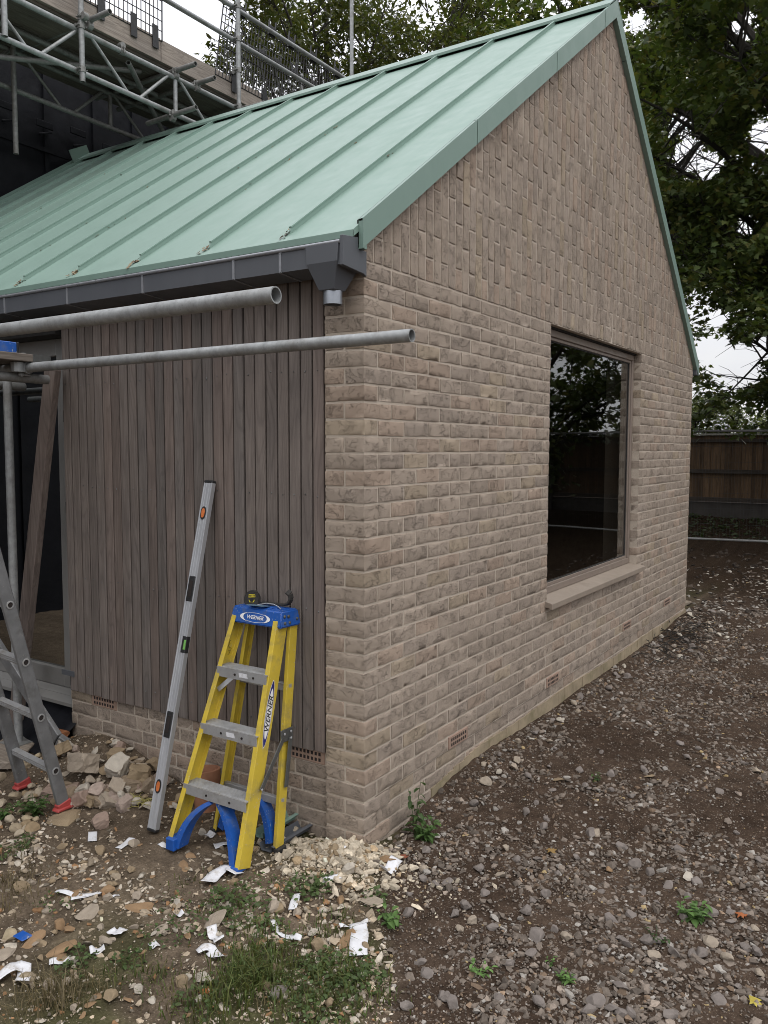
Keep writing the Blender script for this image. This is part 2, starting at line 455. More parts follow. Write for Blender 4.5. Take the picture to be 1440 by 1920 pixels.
class MB:
    def __init__(s):
        s.v, s.f, s.c, s.b = [], [], [], []
        s.n = 0
    def add(s, vs, fs, col=(1, 1, 1), bid=(0, 0, 0)):
        vs = np.asarray(vs, dtype=float).reshape(-1, 3)
        s.v.append(vs)
        s.f += [tuple(int(i) + s.n for i in f) for f in fs]
        s.c.append(np.tile(np.array(col, dtype=float), (len(vs), 1)))
        s.b.append(np.tile(np.array(bid, dtype=float), (len(vs), 1)))
        s.n += len(vs)
        return s
    def box(s, a, b, **k):
        (x0, y0, z0), (x1, y1, z1) = a, b
        vs = [(x0, y0, z0), (x1, y0, z0), (x1, y1, z0), (x0, y1, z0), (x0, y0, z1), (x1, y0, z1), (x1, y1, z1), (x0, y1, z1)]
        return s.add(vs, [(3, 2, 1, 0), (4, 5, 6, 7), (0, 1, 5, 4), (1, 2, 6, 5), (2, 3, 7, 6), (3, 0, 4, 7)], **k)
    def bar(s, p0, p1, w, d, up=(0, 0, 1), **k):
        """rectangular bar from p0 to p1, w across, d along 'up' side"""
        p0, p1 = np.array(p0, float), np.array(p1, float)
        t = p1 - p0
        t = t / np.linalg.norm(t)
        u = np.array(up, float)
        r = np.cross(t, u)
        r = r / np.linalg.norm(r)
        u = np.cross(r, t)
        vs = []
        for p in (p0, p1):
            for a, b in ((-1, -1), (1, -1), (1, 1), (-1, 1)):
                vs.append(p + r * a * w / 2 + u * b * d / 2)
        return s.add(vs, [(3, 2, 1, 0), (4, 5, 6, 7), (0, 1, 5, 4), (1, 2, 6, 5), (2, 3, 7, 6), (3, 0, 4, 7)], **k)
    def tube(s, p0, p1, r, n=14, hollow=0.0, caps=True, r1=None, **k):
        p0, p1 = np.array(p0, float), np.array(p1, float)
        t = p1 - p0
        t = t / np.linalg.norm(t)
        a = np.array((0, 0, 1.0)) if abs(t[2]) < 0.9 else np.array((1.0, 0, 0))
        u = np.cross(t, a)
        u /= np.linalg.norm(u)
        w = np.cross(t, u)
        ang = np.arange(n) * 2 * math.pi / n
        ring = np.cos(ang)[:, None] * u + np.sin(ang)[:, None] * w
        r1 = r if r1 is None else r1
        vs = np.concatenate([p0 + ring * r, p1 + ring * r1])
        fs = [(i, (i + 1) % n, n + (i + 1) % n, n + i) for i in range(n)]
        fs = [f[::-1] for f in fs]
        if hollow:
            ri = r - hollow
            dpt = min(0.25, np.linalg.norm(p1 - p0) * 0.4)
            vs = np.concatenate([vs, p0 + ring * ri, p0 + t * dpt + ring * ri, p1 + ring * ri, p1 - t * dpt + ring * ri])
            for i in range(n):
                j = (i + 1) % n
                fs += [(i, 2 * n + i, 2 * n + j, j)[::-1], (2 * n + i, 3 * n + i, 3 * n + j, 2 * n + j)[::-1],
                       (n + i, n + j, 4 * n + j, 4 * n + i)[::-1], (4 * n + i, 4 * n + j, 5 * n + j, 5 * n + i)[::-1]]
            fs += [tuple(range(3 * n, 4 * n)), tuple(range(5 * n, 6 * n))]
        elif caps:
            fs += [tuple(range(n)), tuple(range(2 * n - 1, n - 1, -1))]
        return s.add(vs, fs, **k)
    def path(s, pts, rad, n=6, **k):
        pts = np.asarray(pts, float)
        m = len(pts)
        rad = np.broadcast_to(np.asarray(rad, float), (m,))
        tang = np.gradient(pts, axis=0)
        tang /= np.linalg.norm(tang, axis=1)[:, None] + 1e-9
        a = np.array((0.31, 0.17, 0.93)) if abs(tang[0][2]) < 0.8 else np.array((1.0, 0.1, 0))
        vs = []
        ang = np.arange(n) * 2 * math.pi / n
        for i in range(m):
            u = np.cross(tang[i], a)
            u /= np.linalg.norm(u) + 1e-9
            w = np.cross(tang[i], u)
            vs.append(pts[i] + rad[i] * (np.cos(ang)[:, None] * u + np.sin(ang)[:, None] * w))
        fs = []
        for i in range(m - 1):
            for j in range(n):
                j2 = (j + 1) % n
                fs.append((i * n + j, (i + 1) * n + j, (i + 1) * n + j2, i * n + j2))
        fs.append(tuple(range(n)))
        fs.append(tuple(range(m * n - 1, (m - 1) * n - 1, -1)))
        return s.add(np.concatenate(vs), fs, **k)
    def prism(s, prof, a0, a1, axis='y', **k):
        """closed 2-D profile swept along an axis; prof in the other two axes (x,z) / (y,z) / (x,y)"""
        n = len(prof)
        vs = []
        for a in (a0, a1):
            for p, q in prof:
                vs.append({'y': (p, a, q), 'x': (a, p, q), 'z': (p, q, a)}[axis])
        fs = [(i, (i + 1) % n, n + (i + 1) % n, n + i) for i in range(n)] + [tuple(range(n - 1, -1, -1)), tuple(range(n, 2 * n))]
        return s.add(vs, fs, **k)
    def lathe(s, p, prof, n=20, axis=(0, 0, 1), **k):
        p = np.array(p, float)
        t = np.array(axis, float)
        t /= np.linalg.norm(t)
        a = np.array((0, 0, 1.0)) if abs(t[2]) < 0.9 else np.array((1.0, 0, 0))
        u = np.cross(t, a)
        u /= np.linalg.norm(u)
        w = np.cross(t, u)
        ang = np.arange(n) * 2 * math.pi / n
        ring = np.cos(ang)[:, None] * u + np.sin(ang)[:, None] * w
        vs = np.concatenate([p + t * h + ring * r for r, h in prof])
        fs = []
        for i in range(len(prof) - 1):
            for j in range(n):
                j2 = (j + 1) % n
                fs.append((i * n + j, i * n + j2, (i + 1) * n + j2, (i + 1) * n + j))
        return s.add(vs, fs, **k)
    def build(s, name, mat, parent=None, bev=0.0, smooth=35, recalc=True, seg=1):
        me = bpy.data.meshes.new(name)
        V = np.concatenate(s.v)
        o0 = ORG.get(parent.name, np.zeros(3)) if parent else np.zeros(3)
        V = V - o0
        me.from_pydata(V.tolist(), [], s.f)
        at = me.color_attributes.new('Col', 'FLOAT_COLOR', 'POINT')
        C4 = np.ones((len(V), 4))
        C4[:, :3] = np.concatenate(s.c)
        at.data.foreach_set('color', C4.ravel().astype(np.float32))
        bt = me.attributes.new('bid', 'FLOAT_VECTOR', 'POINT')
        bt.data.foreach_set('vector', np.concatenate(s.b).ravel().astype(np.float32))
        if recalc or bev:
            bm = bmesh.new()
            bm.from_mesh(me)
            if recalc:
                bmesh.ops.recalc_face_normals(bm, faces=bm.faces)
            if bev:
                es = [e for e in bm.edges if len(e.link_faces) == 2 and e.calc_face_angle(0) > 0.5]
                bmesh.ops.bevel(bm, geom=es, offset=bev, segments=seg, affect='EDGES', clamp_overlap=True)
            bm.to_mesh(me)
            bm.free()
        if smooth:
            me.polygons.foreach_set('use_smooth', np.ones(len(me.polygons), dtype=bool))
            me.set_sharp_from_angle(angle=R(smooth))
        me.materials.append(mat)
        o = bpy.data.objects.new(name, me)
        COL.objects.link(o)
        if parent:
            o.parent = parent
            ORG[o.name] = o0
        else:
            ORG[o.name] = np.zeros(3)
        return o

def tag(o, label=None, cat=None, group=None, kind=None):
    if label:
        o['label'] = label
    if cat:
        o['category'] = cat
    if group:
        o['group'] = group
    if kind:
        o['kind'] = kind
    return o

def thing(name, label, cat, loc=(0, 0, 0), group=None):
    o = bpy.data.objects.new(name, None)
    o.empty_display_size = 0.1
    COL.objects.link(o)
    o.location = loc
    ORG[o.name] = np.array(loc, float)
    return tag(o, label, cat, group)

def settle(o, p=None):
    """move a single-mesh top-level object's origin to its base"""
    me = o.data
    V = np.empty(len(me.vertices) * 3, dtype=np.float32)
    me.vertices.foreach_get('co', V)
    V = V.reshape(-1, 3)
    c = np.array([(V[:, 0].min() + V[:, 0].max()) / 2, (V[:, 1].min() + V[:, 1].max()) / 2, V[:, 2].min()]) if p is None else np.array(p, float)
    V = V - c
    me.vertices.foreach_set('co', V.ravel().astype(np.float32))
    me.update()
    o.location = c
    return o

def raw_mesh(name, V, counts, idx, mat, col=None, parent=None, smooth=False, bid=None):
    """fast mesh from numpy arrays"""
    me = bpy.data.meshes.new(name)
    me.vertices.add(len(V))
    o0 = ORG.get(parent.name, np.zeros(3)) if parent else np.zeros(3)
    me.vertices.foreach_set('co', (np.asarray(V) - o0).ravel().astype(np.float32))
    me.loops.add(len(idx))
    me.loops.foreach_set('vertex_index', np.asarray(idx, dtype=np.int32))
    me.polygons.add(len(counts))
    starts = np.concatenate([[0], np.cumsum(counts)[:-1]]).astype(np.int32)
    me.polygons.foreach_set('loop_start', starts)
    me.polygons.foreach_set('use_smooth', np.full(len(counts), smooth))
    me.update(calc_edges=True)
    if col is not None:
        at = me.color_attributes.new('Col', 'FLOAT_COLOR', 'POINT')
        C4 = np.ones((len(V), 4), dtype=np.float32)
        C4[:, :3] = col
        at.data.foreach_set('color', C4.ravel())
    if bid is not None:
        bt = me.attributes.new('bid', 'FLOAT_VECTOR', 'POINT')
        bt.data.foreach_set('vector', np.asarray(bid).ravel().astype(np.float32))
    me.materials.append(mat)
    o = bpy.data.objects.new(name, me)
    COL.objects.link(o)
    if parent:
        o.parent = parent
    ORG[o.name] = o0
    return o

def _hash(ix, iy, s):
    h = (ix * 374761393 + iy * 668265263 + s * 974711) & 0x7fffffff
    h = ((h ^ (h >> 13)) * 1274126177) & 0x7fffffff
    return (h & 0xffff) / 65535.0

def vnoise(x, y, sc, seed=0):
    x = np.asarray(x, float) / sc
    y = np.asarray(y, float) / sc
    ix, iy = np.floor(x).astype(np.int64), np.floor(y).astype(np.int64)
    fx, fy = x - ix, y - iy
    fx, fy = fx * fx * (3 - 2 * fx), fy * fy * (3 - 2 * fy)
    a, b = _hash(ix, iy, seed), _hash(ix + 1, iy, seed)
    c, d = _hash(ix, iy + 1, seed), _hash(ix + 1, iy + 1, seed)
    return (a * (1 - fx) + b * fx) * (1 - fy) + (c * (1 - fx) + d * fx) * fy
# ------------------------------------------------------------------ ground
def sstep(e0, e1, x):
    t = np.clip((x - e0) / (e1 - e0), 0, 1)
    return t * t * (3 - 2 * t)

def gravel_side(x, y):
    """1 on the crushed-stone yard along the gable, 0 on the soil in front of the cladding"""
    edge = -0.03 + 0.16 * sstep(0.05, 0.5, x) + 0.74 * np.minimum(x, 0.0) + 0.14 * (vnoise(x, y, 0.22, 3) - 0.5)
    return sstep(0.07, -0.09, y - edge)

def gz(x, y):
    x, y = np.asarray(x, float), np.asarray(y, float)
    z = -2.62 + 0.05 * (vnoise(x, y, 1.1, 1) - 0.5) + 0.022 * (vnoise(x, y, 0.28, 2) - 0.5)
    near = np.exp(-np.maximum(-y, 0) / 0.22) * sstep(0.35, 0.9, x) * sstep(6.6, 5.8, x) * (y < 0.2)
    z = z + 0.06 * near
    z = z + 0.17 * np.exp(-(((x + 0.02) / 0.30) ** 2 + ((y - 1.75) / 0.48) ** 2))
    z = z + 0.07 * np.exp(-(((x + 0.13) / 0.16) ** 2 + ((y + 0.02) / 0.22) ** 2))
    z = z + 0.08 * np.exp(-(((x - 6.1) / 0.9) ** 2 + ((y + 0.5) / 0.7) ** 2))
    z = z + 0.36 * sstep(12.3, 14.8, x) + 0.06 * sstep(7, 12, x)
    z = z - 0.035 * np.exp(-(((x + 0.47) / 0.14) ** 2 + ((y - 1.6) / 0.35) ** 2))
    return z

def axis_pts(lo, hi, fine_lo, fine_hi, step, grow=1.18):
    a = list(np.arange(fine_lo, fine_hi + 1e-6, step))
    s, p = step, a[-1]
    while p < hi:
        s *= grow
        p += s
        a.append(p)
    s, p = step, a[0]
    pre = []
    while p > lo:
        s *= grow
        p -= s
        pre.append(p)
    return np.array(pre[::-1] + a)

xs = axis_pts(-120, 200, -2.2, 4.5, 0.022)
ys = axis_pts(-150, 160, -2.2, 3.0, 0.022)
X, Y = np.meshgrid(xs, ys, indexing='ij')
Z = gz(X, Y)
gs = gravel_side(X, Y)
fine = vnoise(X, Y, 0.06, 5)
Z = Z + 0.010 * (fine - 0.5) + 0.006 * (vnoise(X, Y, 0.035, 6) - 0.5)
soil = np.array((0.098, 0.076, 0.056))
soil2 = np.array((0.165, 0.130, 0.097))
dust = np.array((0.056, 0.039, 0.029))
dust2 = np.array((0.088, 0.064, 0.049))
far = np.array((0.035, 0.023, 0.015))
moss = np.array((0.070, 0.075, 0.032))
n1 = vnoise(X, Y, 0.35, 8)[..., None]
n2 = vnoise(X, Y, 0.5, 9)[..., None]
gcol = (soil * (1 - n1) + soil2 * n1)
mossm = (sstep(0.52, 0.72, vnoise(X, Y, 0.38, 11)) * sstep(0.95, 0.45, Y - 0.2 * X) * 0.75)[..., None]
gcol = gcol * (1 - mossm) + moss * mossm
gcol = gcol * (1 - gs[..., None]) + (dust * (1 - n2) + dust2 * n2) * gs[..., None]
fm = sstep(6.3, 9.0, X)[..., None]
gcol = gcol * (1 - fm) + far * fm
gcol *= np.array((1.0, 0.985, 0.96))
gcol *= (0.8 + 0.4 * fine)[..., None]
nx, ny = len(xs), len(ys)
I = np.arange(nx * ny).reshape(nx, ny)
quads = np.stack([I[:-1, :-1], I[1:, :-1], I[1:, 1:], I[:-1, 1:]], -1).reshape(-1, 4)

def ground_material():
    m, nt, b = new_mat('trodden_soil')
    g = NT(nt)
    v = g.coord()
    n_a = g.noise(v, 16, 6, 0.7)
    n_b = g.noise(v, 75, 5, 0.65)
    n_c = g.noise(v, 260, 3, 0.6)
    c = g.mix(1.0, g.attr('Col').outputs['Color'], g.ramp(n_a, [(0.3, (0.7, 0.69, 0.68)), (0.7, (1.25, 1.24, 1.22))]), 'MULTIPLY')
    c = g.mix(1.0, c, g.ramp(n_b, [(0.3, (0.7, 0.7, 0.7)), (0.7, (1.3, 1.3, 1.3))]), 'MULTIPLY')
    crumbs = g.ramp(g.noise(v, 150, 2, 0.5), [(0.66, (0, 0, 0)), (0.71, (1, 1, 1))])
    c = g.mix(g.math('MULTIPLY', crumbs, 0.75), c, (0.34, 0.29, 0.23))
    g.l(c, b.inputs['Base Color'])
    b.inputs['Roughness'].default_value = 0.95
    b.inputs['Specular IOR Level'].default_value = 0.04
    h = g.math('ADD', g.math('MULTIPLY', n_a, 0.8), g.math('ADD', g.math('MULTIPLY', n_b, 0.5), g.math('MULTIPLY', n_c, 0.3)))
    g.l(g.bump(h, 0.9, 0.02), b.inputs['Normal'])
    return m

M['ground'] = ground_material()
gr = raw_mesh('ground', np.stack([X, Y, Z], -1).reshape(-1, 3), np.full(len(quads), 4), quads.ravel(), M['ground'], gcol.reshape(-1, 3), smooth=True)
tag(gr, kind='structure')

# ------------------------------------------------------------------ brickwork
def brick_template(nx_, ny_, nz_, e=0.06, full=False):
    """surface of a unit cube with extra rings near the edges; ends pulled in to round the arrises"""
    def ax(n):
        a = np.linspace(0, 1, n + 1)
        return np.unique(np.concatenate([a, [e * 0.35, 1 - e * 0.35]]))
    AX, AY, AZ = ax(nx_), ax(ny_), ax(nz_)
    vid, vs, fs = {}, [], []
    def g(p):
        k = tuple(np.round(p, 5))
        if k not in vid:
            vid[k] = len(vs)
            vs.append(k)
        return vid[k]
    def face(A, B, fn, flip):
        for i in range(len(A) - 1):
            for j in range(len(B) - 1):
                q = [g(fn(A[i], B[j])), g(fn(A[i + 1], B[j])), g(fn(A[i + 1], B[j + 1])), g(fn(A[i], B[j + 1]))]
                fs.append(q[::-1] if flip else q)
    face(AX, AZ, lambda a, b: (a, 0, b), False)
    face(AY, AZ, lambda a, b: (0, a, b), True)
    face(AY, AZ, lambda a, b: (1, a, b), False)
    face(AX, AY, lambda a, b: (a, b, 0), True)
    face(AX, AY, lambda a, b: (a, b, 1), False)
    if full:
        face(AX, AZ, lambda a, b: (a, 1, b), True)
    return np.array(vs, float), np.array(fs, int)

T_STRETCH = brick_template(6, 2, 3)
T_SOLDIER = brick_template(3, 2, 6)
T_CORNER = brick_template(6, 5, 3)

class BrickSet:
    def __init__(s):
        s.V, s.F, s.C, s.B = [], [], [], []
        s.n = 0
    def add(s, tpl, org, size, clip=None, tone=1.0, rough=1.0):
        tv, tf = tpl
        size = np.array(size, float)
        v = tv * size
        # rounded arrises
        r = 0.0022
        out = np.zeros_like(v)
        dl = np.minimum(v, size - v)
        for a in range(3):
            b, c = (a + 1) % 3, (a + 2) % 3
            edge = np.exp(-(np.minimum(dl[:, b], dl[:, c]) / r))
            sgn = np.where(v[:, a] < size[a] / 2, 1, -1)
            out[:, a] = sgn * edge * r * 0.35 * np.exp(-dl[:, a] / r)
        v = v + out
        # uneven hand-made outline
        for a in range(3):
            for q in range(2):
                k = rng.uniform(8, 46, 3)
                v[:, a] += rough * rng.uniform(0.0003, 0.0009) * (0.55 if a == 1 else 1.0) * np.sin(v @ k + rng.uniform(0, 6.3))
        v += rng.normal(0, 0.00045, v.shape) * rough
        v += np.array(org, float) + np.array((rng.normal(0, 0.0006), rng.normal(0, 0.0006), rng.normal(0, 0.0009)))
        if clip is not None:
            v[:, 2] = np.minimum(v[:, 2], clip(v[:, 0]))
        base = np.array((0.350, 0.289, 0.234))
        t = rng.normal(0, 1)
        c = base * (1 + 0.050 * t) * tone
        k = rng.random()
        if k < 0.16:
            c = c * np.array((1.04, 0.985, 0.955))
        elif k < 0.34:
            c = c * np.array((0.95, 0.953, 0.965))
        elif k < 0.42:
            c = c * np.array((1.03, 1.015, 0.94))
        s.V.append(v)
        s.F.append(tf + s.n)
        s.C.append(np.tile(c, (len(v), 1)))
        s.B.append(np.tile(rng.random(3), (len(v), 1)))
        s.n += len(v)
    def build(s, name, parent, mat=None):
        F = np.concatenate(s.F)
        o = raw_mesh(name, np.concatenate(s.V), np.full(len(F), 4), F.ravel(), mat or M['brick'], np.concatenate(s.C), parent, True, np.concatenate(s.B))
        return o

C_ = 0.075
GW = 6.0            # gable width
AX_, AZ_ = 3.188, 2.442   # ridge
SL = (2.442 - 0.161) / (3.188 + 0.06)
SR = (2.442 - 0.095) / (6.085 - 3.188)
def ztop(x):
    x = np.asarray(x, float)
    return np.where(x < AX_, AZ_ - (AX_ - x) * SL, AZ_ - (x - AX_) * SR)

house = thing('brick_extension', 'buff brick extension with mint green standing seam roof and timber clad side', 'building', (3.0, 3.0, -2.62))
WX0, WX1, WZ0, WZ1 = 2.127, 4.160, -1.86, 0.0
AIR = [(0.898, -2.362), (2.255, -2.337), (3.919, -2.321), (5.21, -2.312)]
bs = BrickSet()
H, Lh, Ls = 0.065, 0.1025, 0.215
def air_here(x0, x1, zc):
    return any(abs(zc - (-C_ * (math.floor(-az / C_) + 0.5))) < 0.01 and x1 > ax - 0.1125 and x0 < ax + 0.1125 for ax, az in AIR)
AIRS = [(ax, -C_ * (math.floor(-az / C_) + 0.5)) for ax, az in AIR]
for j in range(36):
    z0 = -C_ * (j + 1) + 0.005
    zc = -C_ * (j + 0.5)
    off = 0.0 if j % 2 == 0 else -0.1125
    x = off
    while x < GW - 0.02:
        x0, x1 = max(x, 0.0), min(x + Ls, GW)
        x += 0.225
        segs = [(x0, x1)]
        if WZ0 - 0.02 < zc < WZ1:
            segs = []
            if x0 < WX0:
                segs.append((x0, min(x1, WX0)))
            if x1 > WX1:
                segs.append((max(x0, WX1), x1))
        for ab in AIRS:
            if abs(ab[1] - zc) < 0.01:
                ns = []
                for a, b in segs:
                    l, r_ = ab[0] - 0.1125, ab[0] + 0.1125
                    if b <= l or a >= r_:
                        ns.append((a, b))
                    else:
                        if a < l - 0.005:
                            ns.append((a, l))
                        if b > r_ + 0.005:
                            ns.append((r_, b))
                segs = ns
        for a, b in segs:
            if b - a < 0.022:
                continue
            lowt = 1.0 if j < 31 else 0.98
            dy = 0.0 if j < 32 else 0.008
            if a == 0.0:
                # corner brick shows both faces
                dep = Lh if b - a > 0.15 else Ls
                bs.add(T_CORNER, (a, 0.0, z0), (b - a, dep, H), tone=lowt)
            else:
                bs.add(T_STRETCH, (a, dy, z0), (b - a, 0.06 if not (abs(a - WX1) < 1e-6) else 0.1, H), tone=lowt)
# soldier-laid gable above
nb = int(GW / 0.075)
zclip = lambda xx: ztop(xx) - 0.075
for i in range(nb):
    x0 = i * 0.075 + 0.005
    z = 0.005 - (0.1125 if i % 2 else 0.0)
    while z < float(max(ztop(x0), ztop(x0 + 0.065))):
        a, b = max(z, 0.005), z + Ls
        if b - a > 0.02 and a < float(max(zclip(np.array([x0, x0 + 0.065])))) - 0.005:
            bs.add(T_SOLDIER, (x0, rng.normal(-0.0002, 0.0008), a), (0.065, 0.06, b - a), clip=zclip)
        z += 0.225


# side return of the corner pier
pr = bs
for j in range(-1, 36):
    z0 = -C_ * (j + 1) + 0.005
    if j % 2 == 0:
        pr.add(T_SOLDIER if False else T_CORNER, (0.0, 0.1125, z0), (0.09, 0.1025, H))
    elif j < 0:
        pr.add(T_CORNER, (0.0, 0.0, z0), (0.06, 0.215, H))
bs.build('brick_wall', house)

# mortar: recessed panels round the window, core returns
mo = MB()
yf, yb = 0.0030, 0.30
DPC = -C_ * 32
mo.box((0.0030, yf, -2.75), (0.09, 0.2125, 0.0))
mo.box((0.0905, yf, DPC), (WX0 - 0.002, yb, 0.0))
mo.box((WX0 - 0.002, yf, DPC), (WX1 + 0.002, yb, WZ0))
mo.box((WX1 + 0.002, yf, DPC), (GW - 0.0022, yb, 0.0))
mo.box((0.0905, yf + 0.008, -2.75), (GW - 0.0022, yb, DPC))
zl = 0.08
tri = [(0.0022, 0.0), (GW - 0.0022, 0.0), (GW - 0.0022, float(ztop(GW)) - zl), (AX_, AZ_ - zl), (0.0022, float(ztop(0)) - zl)]
mo.prism(tri, yf + 0.0004, 0.2125, 'y')
mo.build('mortar', M['mortar'], house, smooth=0)
# mortar behind the pier return is the same block; rough footing strip at the base of the gable
ft = MB()
fx = np.linspace(0.62, GW + 0.01, 90)
for i in range(len(fx) - 1):
    t0 = -2.486 + 0.008 * math.sin(fx[i] * 3.1) + rng.normal(0, 0.002) - 0.07 * max(0, 1 - (fx[i] - 0.62) / 0.5)
    ft.box((fx[i], 0.003 + rng.normal(0, 0.0012), -2.80), (fx[i + 1], 0.02, t0))
fo = ft.build('footing', M['footing'], house, smooth=0)

# ------------------------------------------------------------------ plinth, cladding
pl = BrickSet()
pt = -2.214
PAIR = [1.821, 0.352]
k = 0
for j in range(6):
    z0 = pt - C_ * (j + 1) + 0.008
    y = 0.222 - (0.1 if j % 2 else 0.0) - 0.03 * (j % 3)
    q = j
    while y < 2.118:
        L_ = Ls if q % 2 == 0 else Lh
        a, b = max(y, 0.222), min(y + L_, 2.118)
        y += L_ + 0.010
        q += 1
        segs = [(a, b)]
        if j == 0:
            for py in PAIR:
                ns = []
                for s0, s1 in segs:
                    if s1 <= py - 0.1125 or s0 >= py + 0.1125:
                        ns.append((s0, s1))
                    else:
                        if s0 < py - 0.135:
                            ns.append((s0, py - 0.1125))
                        if s1 > py + 0.135:
                            ns.append((py + 0.1125, s1))
                segs = ns
        for s0, s1 in segs:
            if s1 - s0 < 0.025:
                continue
            pl.add(T_CORNER, (0.032, s0, z0), (0.06, s1 - s0, H), tone=0.93)
pl.build('plinth', house)
pm = MB()
pm.box((0.0342, 0.20, -2.80), (0.30, 2.115, pt - 0.001))
pm.build('plinth_mortar', M['mortar'], house, smooth=0)

cl = MB()
nbrd = 27
y0, y1 = 0.232, 2.103
pit = (y1 - y0) / nbrd
for i in range(nbrd):
    a = y0 + i * pit
    w = pit - 0.0088 + rng.normal(0, 0.0006)
    dx = rng.normal(0, 0.0012)
    zb = -2.222 + rng.normal(0, 0.0025)
    t = rng.normal(0, 1)
    c = np.array((1, 1, 1)) * (1 + 0.09 * t)
    kk = rng.random()
    if kk < 0.3:
        c = c * np.array((1.03, 0.98, 0.965))
    elif kk < 0.55:
        c = c * np.array((0.93, 0.96, 0.98))
    cl.box((0.012 + dx, a, zb), (0.034, a + w, 0.0), col=c, bid=rng.random(3))
clo = cl.build('timber_cladding', M['timber'], house, bev=0.0022)
nl = MB()
for i in range(nbrd):
    a = y0 + (i + 0.5) * pit
    for zz in (-1.02, -1.55, -2.12, -0.45):
        nl.tube((0.0105, a + rng.normal(0, 0.003), zz + rng.normal(0, 0.006)), (0.016, a, zz), 0.0028, 8)
tag(nl.build('nail_heads', M['steel'], clo, smooth=0), kind='stuff')
bk = MB()
bk.box((0.036, 0.215, -2.215), (0.30, 2.112, 0.02))
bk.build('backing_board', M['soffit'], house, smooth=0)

# air bricks
def air_brick(c, along, parent, mat):
    """c centre of face, along 'x' (face -y) or 'y' (face -x)"""
    f, h = MB(), MB()
    W, Hh = 0.215, 0.068
    if along == 'x':
        f.box((c[0] - W / 2, c[1] - 0.004, c[2] - Hh / 2), (c[0] + W / 2, c[1] + 0.05, c[2] + Hh / 2))
    else:
        f.box((c[0] - 0.004, c[1] - W / 2, c[2] - Hh / 2), (c[0] + 0.05, c[1] + W / 2, c[2] + Hh / 2))
    o = f.build('air_brick', mat, parent, bev=0.003)
    for i in range(8):
        for k_ in (-1, 1):
            u = (i - 3.5) * 0.0225
            zz = c[2] + k_ * 0.0135
            s_ = 0.0062
            if along == 'x':
                h.box((c[0] + u - s_, c[1] - 0.0052, zz - s_ * 1.25), (c[0] + u + s_, c[1] - 0.001, zz + s_ * 1.25))
            else:
                h.box((c[0] - 0.0052, c[1] + u - s_, zz - s_ * 1.25), (c[0] - 0.001, c[1] + u + s_, zz + s_ * 1.25))
    h.build('holes', M['hole'], o, smooth=0)
    return o
for n_, (ax, az) in enumerate(AIRS):
    air_brick((ax, 0.0, az), 'x', house, M['terracotta'])
for py in PAIR:
    air_brick((0.032, py, pt - C_ / 2), 'y', house, M['terracotta'])

# ------------------------------------------------------------------ window
fw, fy0, fy1 = 0.046, 0.062, 0.125
win = MB()
wx0, wx1, wz0, wz1 = WX0 + 0.012, WX1 - 0.006, -1.785, -0.0125
win.box((wx0, fy0, wz1 - fw), (wx1, fy1, wz1))
win.box((wx0, fy0, wz0), (wx1, fy1, wz0 + fw))
win.box((wx0, fy0 + 0.0005, wz0 + fw), (wx0 + fw, fy1, wz1 - fw))
win.box((wx1 - fw, fy0 + 0.0005, wz0 + fw), (wx1, fy1, wz1 - fw))
wf = win.build('window', M['frame'], house, bev=0.003)
bd = MB()   # stepped glazing bead
b0 = 0.022
bd.box((wx0 + fw, fy0 + 0.012, wz1 - fw - b0), (wx1 - fw, fy1, wz1 - fw))
bd.box((wx0 + fw, fy0 + 0.012, wz0 + fw), (wx1 - fw, fy1, wz0 + fw + b0))
bd.box((wx0 + fw, fy0 + 0.0125, wz0 + fw + b0), (wx0 + fw + b0, fy1, wz1 - fw - b0))
bd.box((wx1 - fw - b0, fy0 + 0.0125, wz0 + fw + b0), (wx1 - fw, fy1, wz1 - fw - b0))
bd.build('glazing_bead', M['frame'], wf, bev=0.002)
gk = MB()
q0 = fw + b0
gk.box((wx0 + q0, fy0 + 0.020, wz1 - q0 - 0.008), (wx1 - q0, fy0 + 0.030, wz1 - q0))
gk.box((wx0 + q0, fy0 + 0.020, wz0 + q0), (wx1 - q0, fy0 + 0.030, wz0 + q0 + 0.008))
gk.box((wx0 + q0, fy0 + 0.0202, wz0 + q0 + 0.008), (wx0 + q0 + 0.008, fy0 + 0.0298, wz1 - q0 - 0.008))
gk.box((wx1 - q0 - 0.008, fy0 + 0.0202, wz0 + q0 + 0.008), (wx1 - q0, fy0 + 0.0298, wz1 - q0 - 0.008))
gk.build('gasket', M['rubber'], wf, smooth=0)
gp_ = MB()
gp_.add([(wx0 + q0, fy0 + 0.025, wz0 + q0), (wx1 - q0, fy0 + 0.025, wz0 + q0), (wx1 - q0, fy0 + 0.025, wz1 - q0), (wx0 + q0, fy0 + 0.025, wz1 - q0)], [(0, 1, 2, 3)])
gp_.build('pane', M['glass'], wf, smooth=0, recalc=False)
si = MB()
si.prism([(0.075, -1.815), (0.075, -1.785), (-0.034, -1.810), (-0.050, -1.816), (-0.050, -1.856), (-0.032, -1.856), (-0.028, -1.846), (0.0, -1.846), (0.0, -1.860), (0.07, -1.860)], 2.100, 4.238, 'x')
si.build('sill', M['sill'], wf, bev=0.003, smooth=25)
hd = MB()
hd.box((WX0, 0.045, -0.012), (WX1, 0.12, 0.002))
hd.build('lintel', M['soffit'], wf, smooth=0)

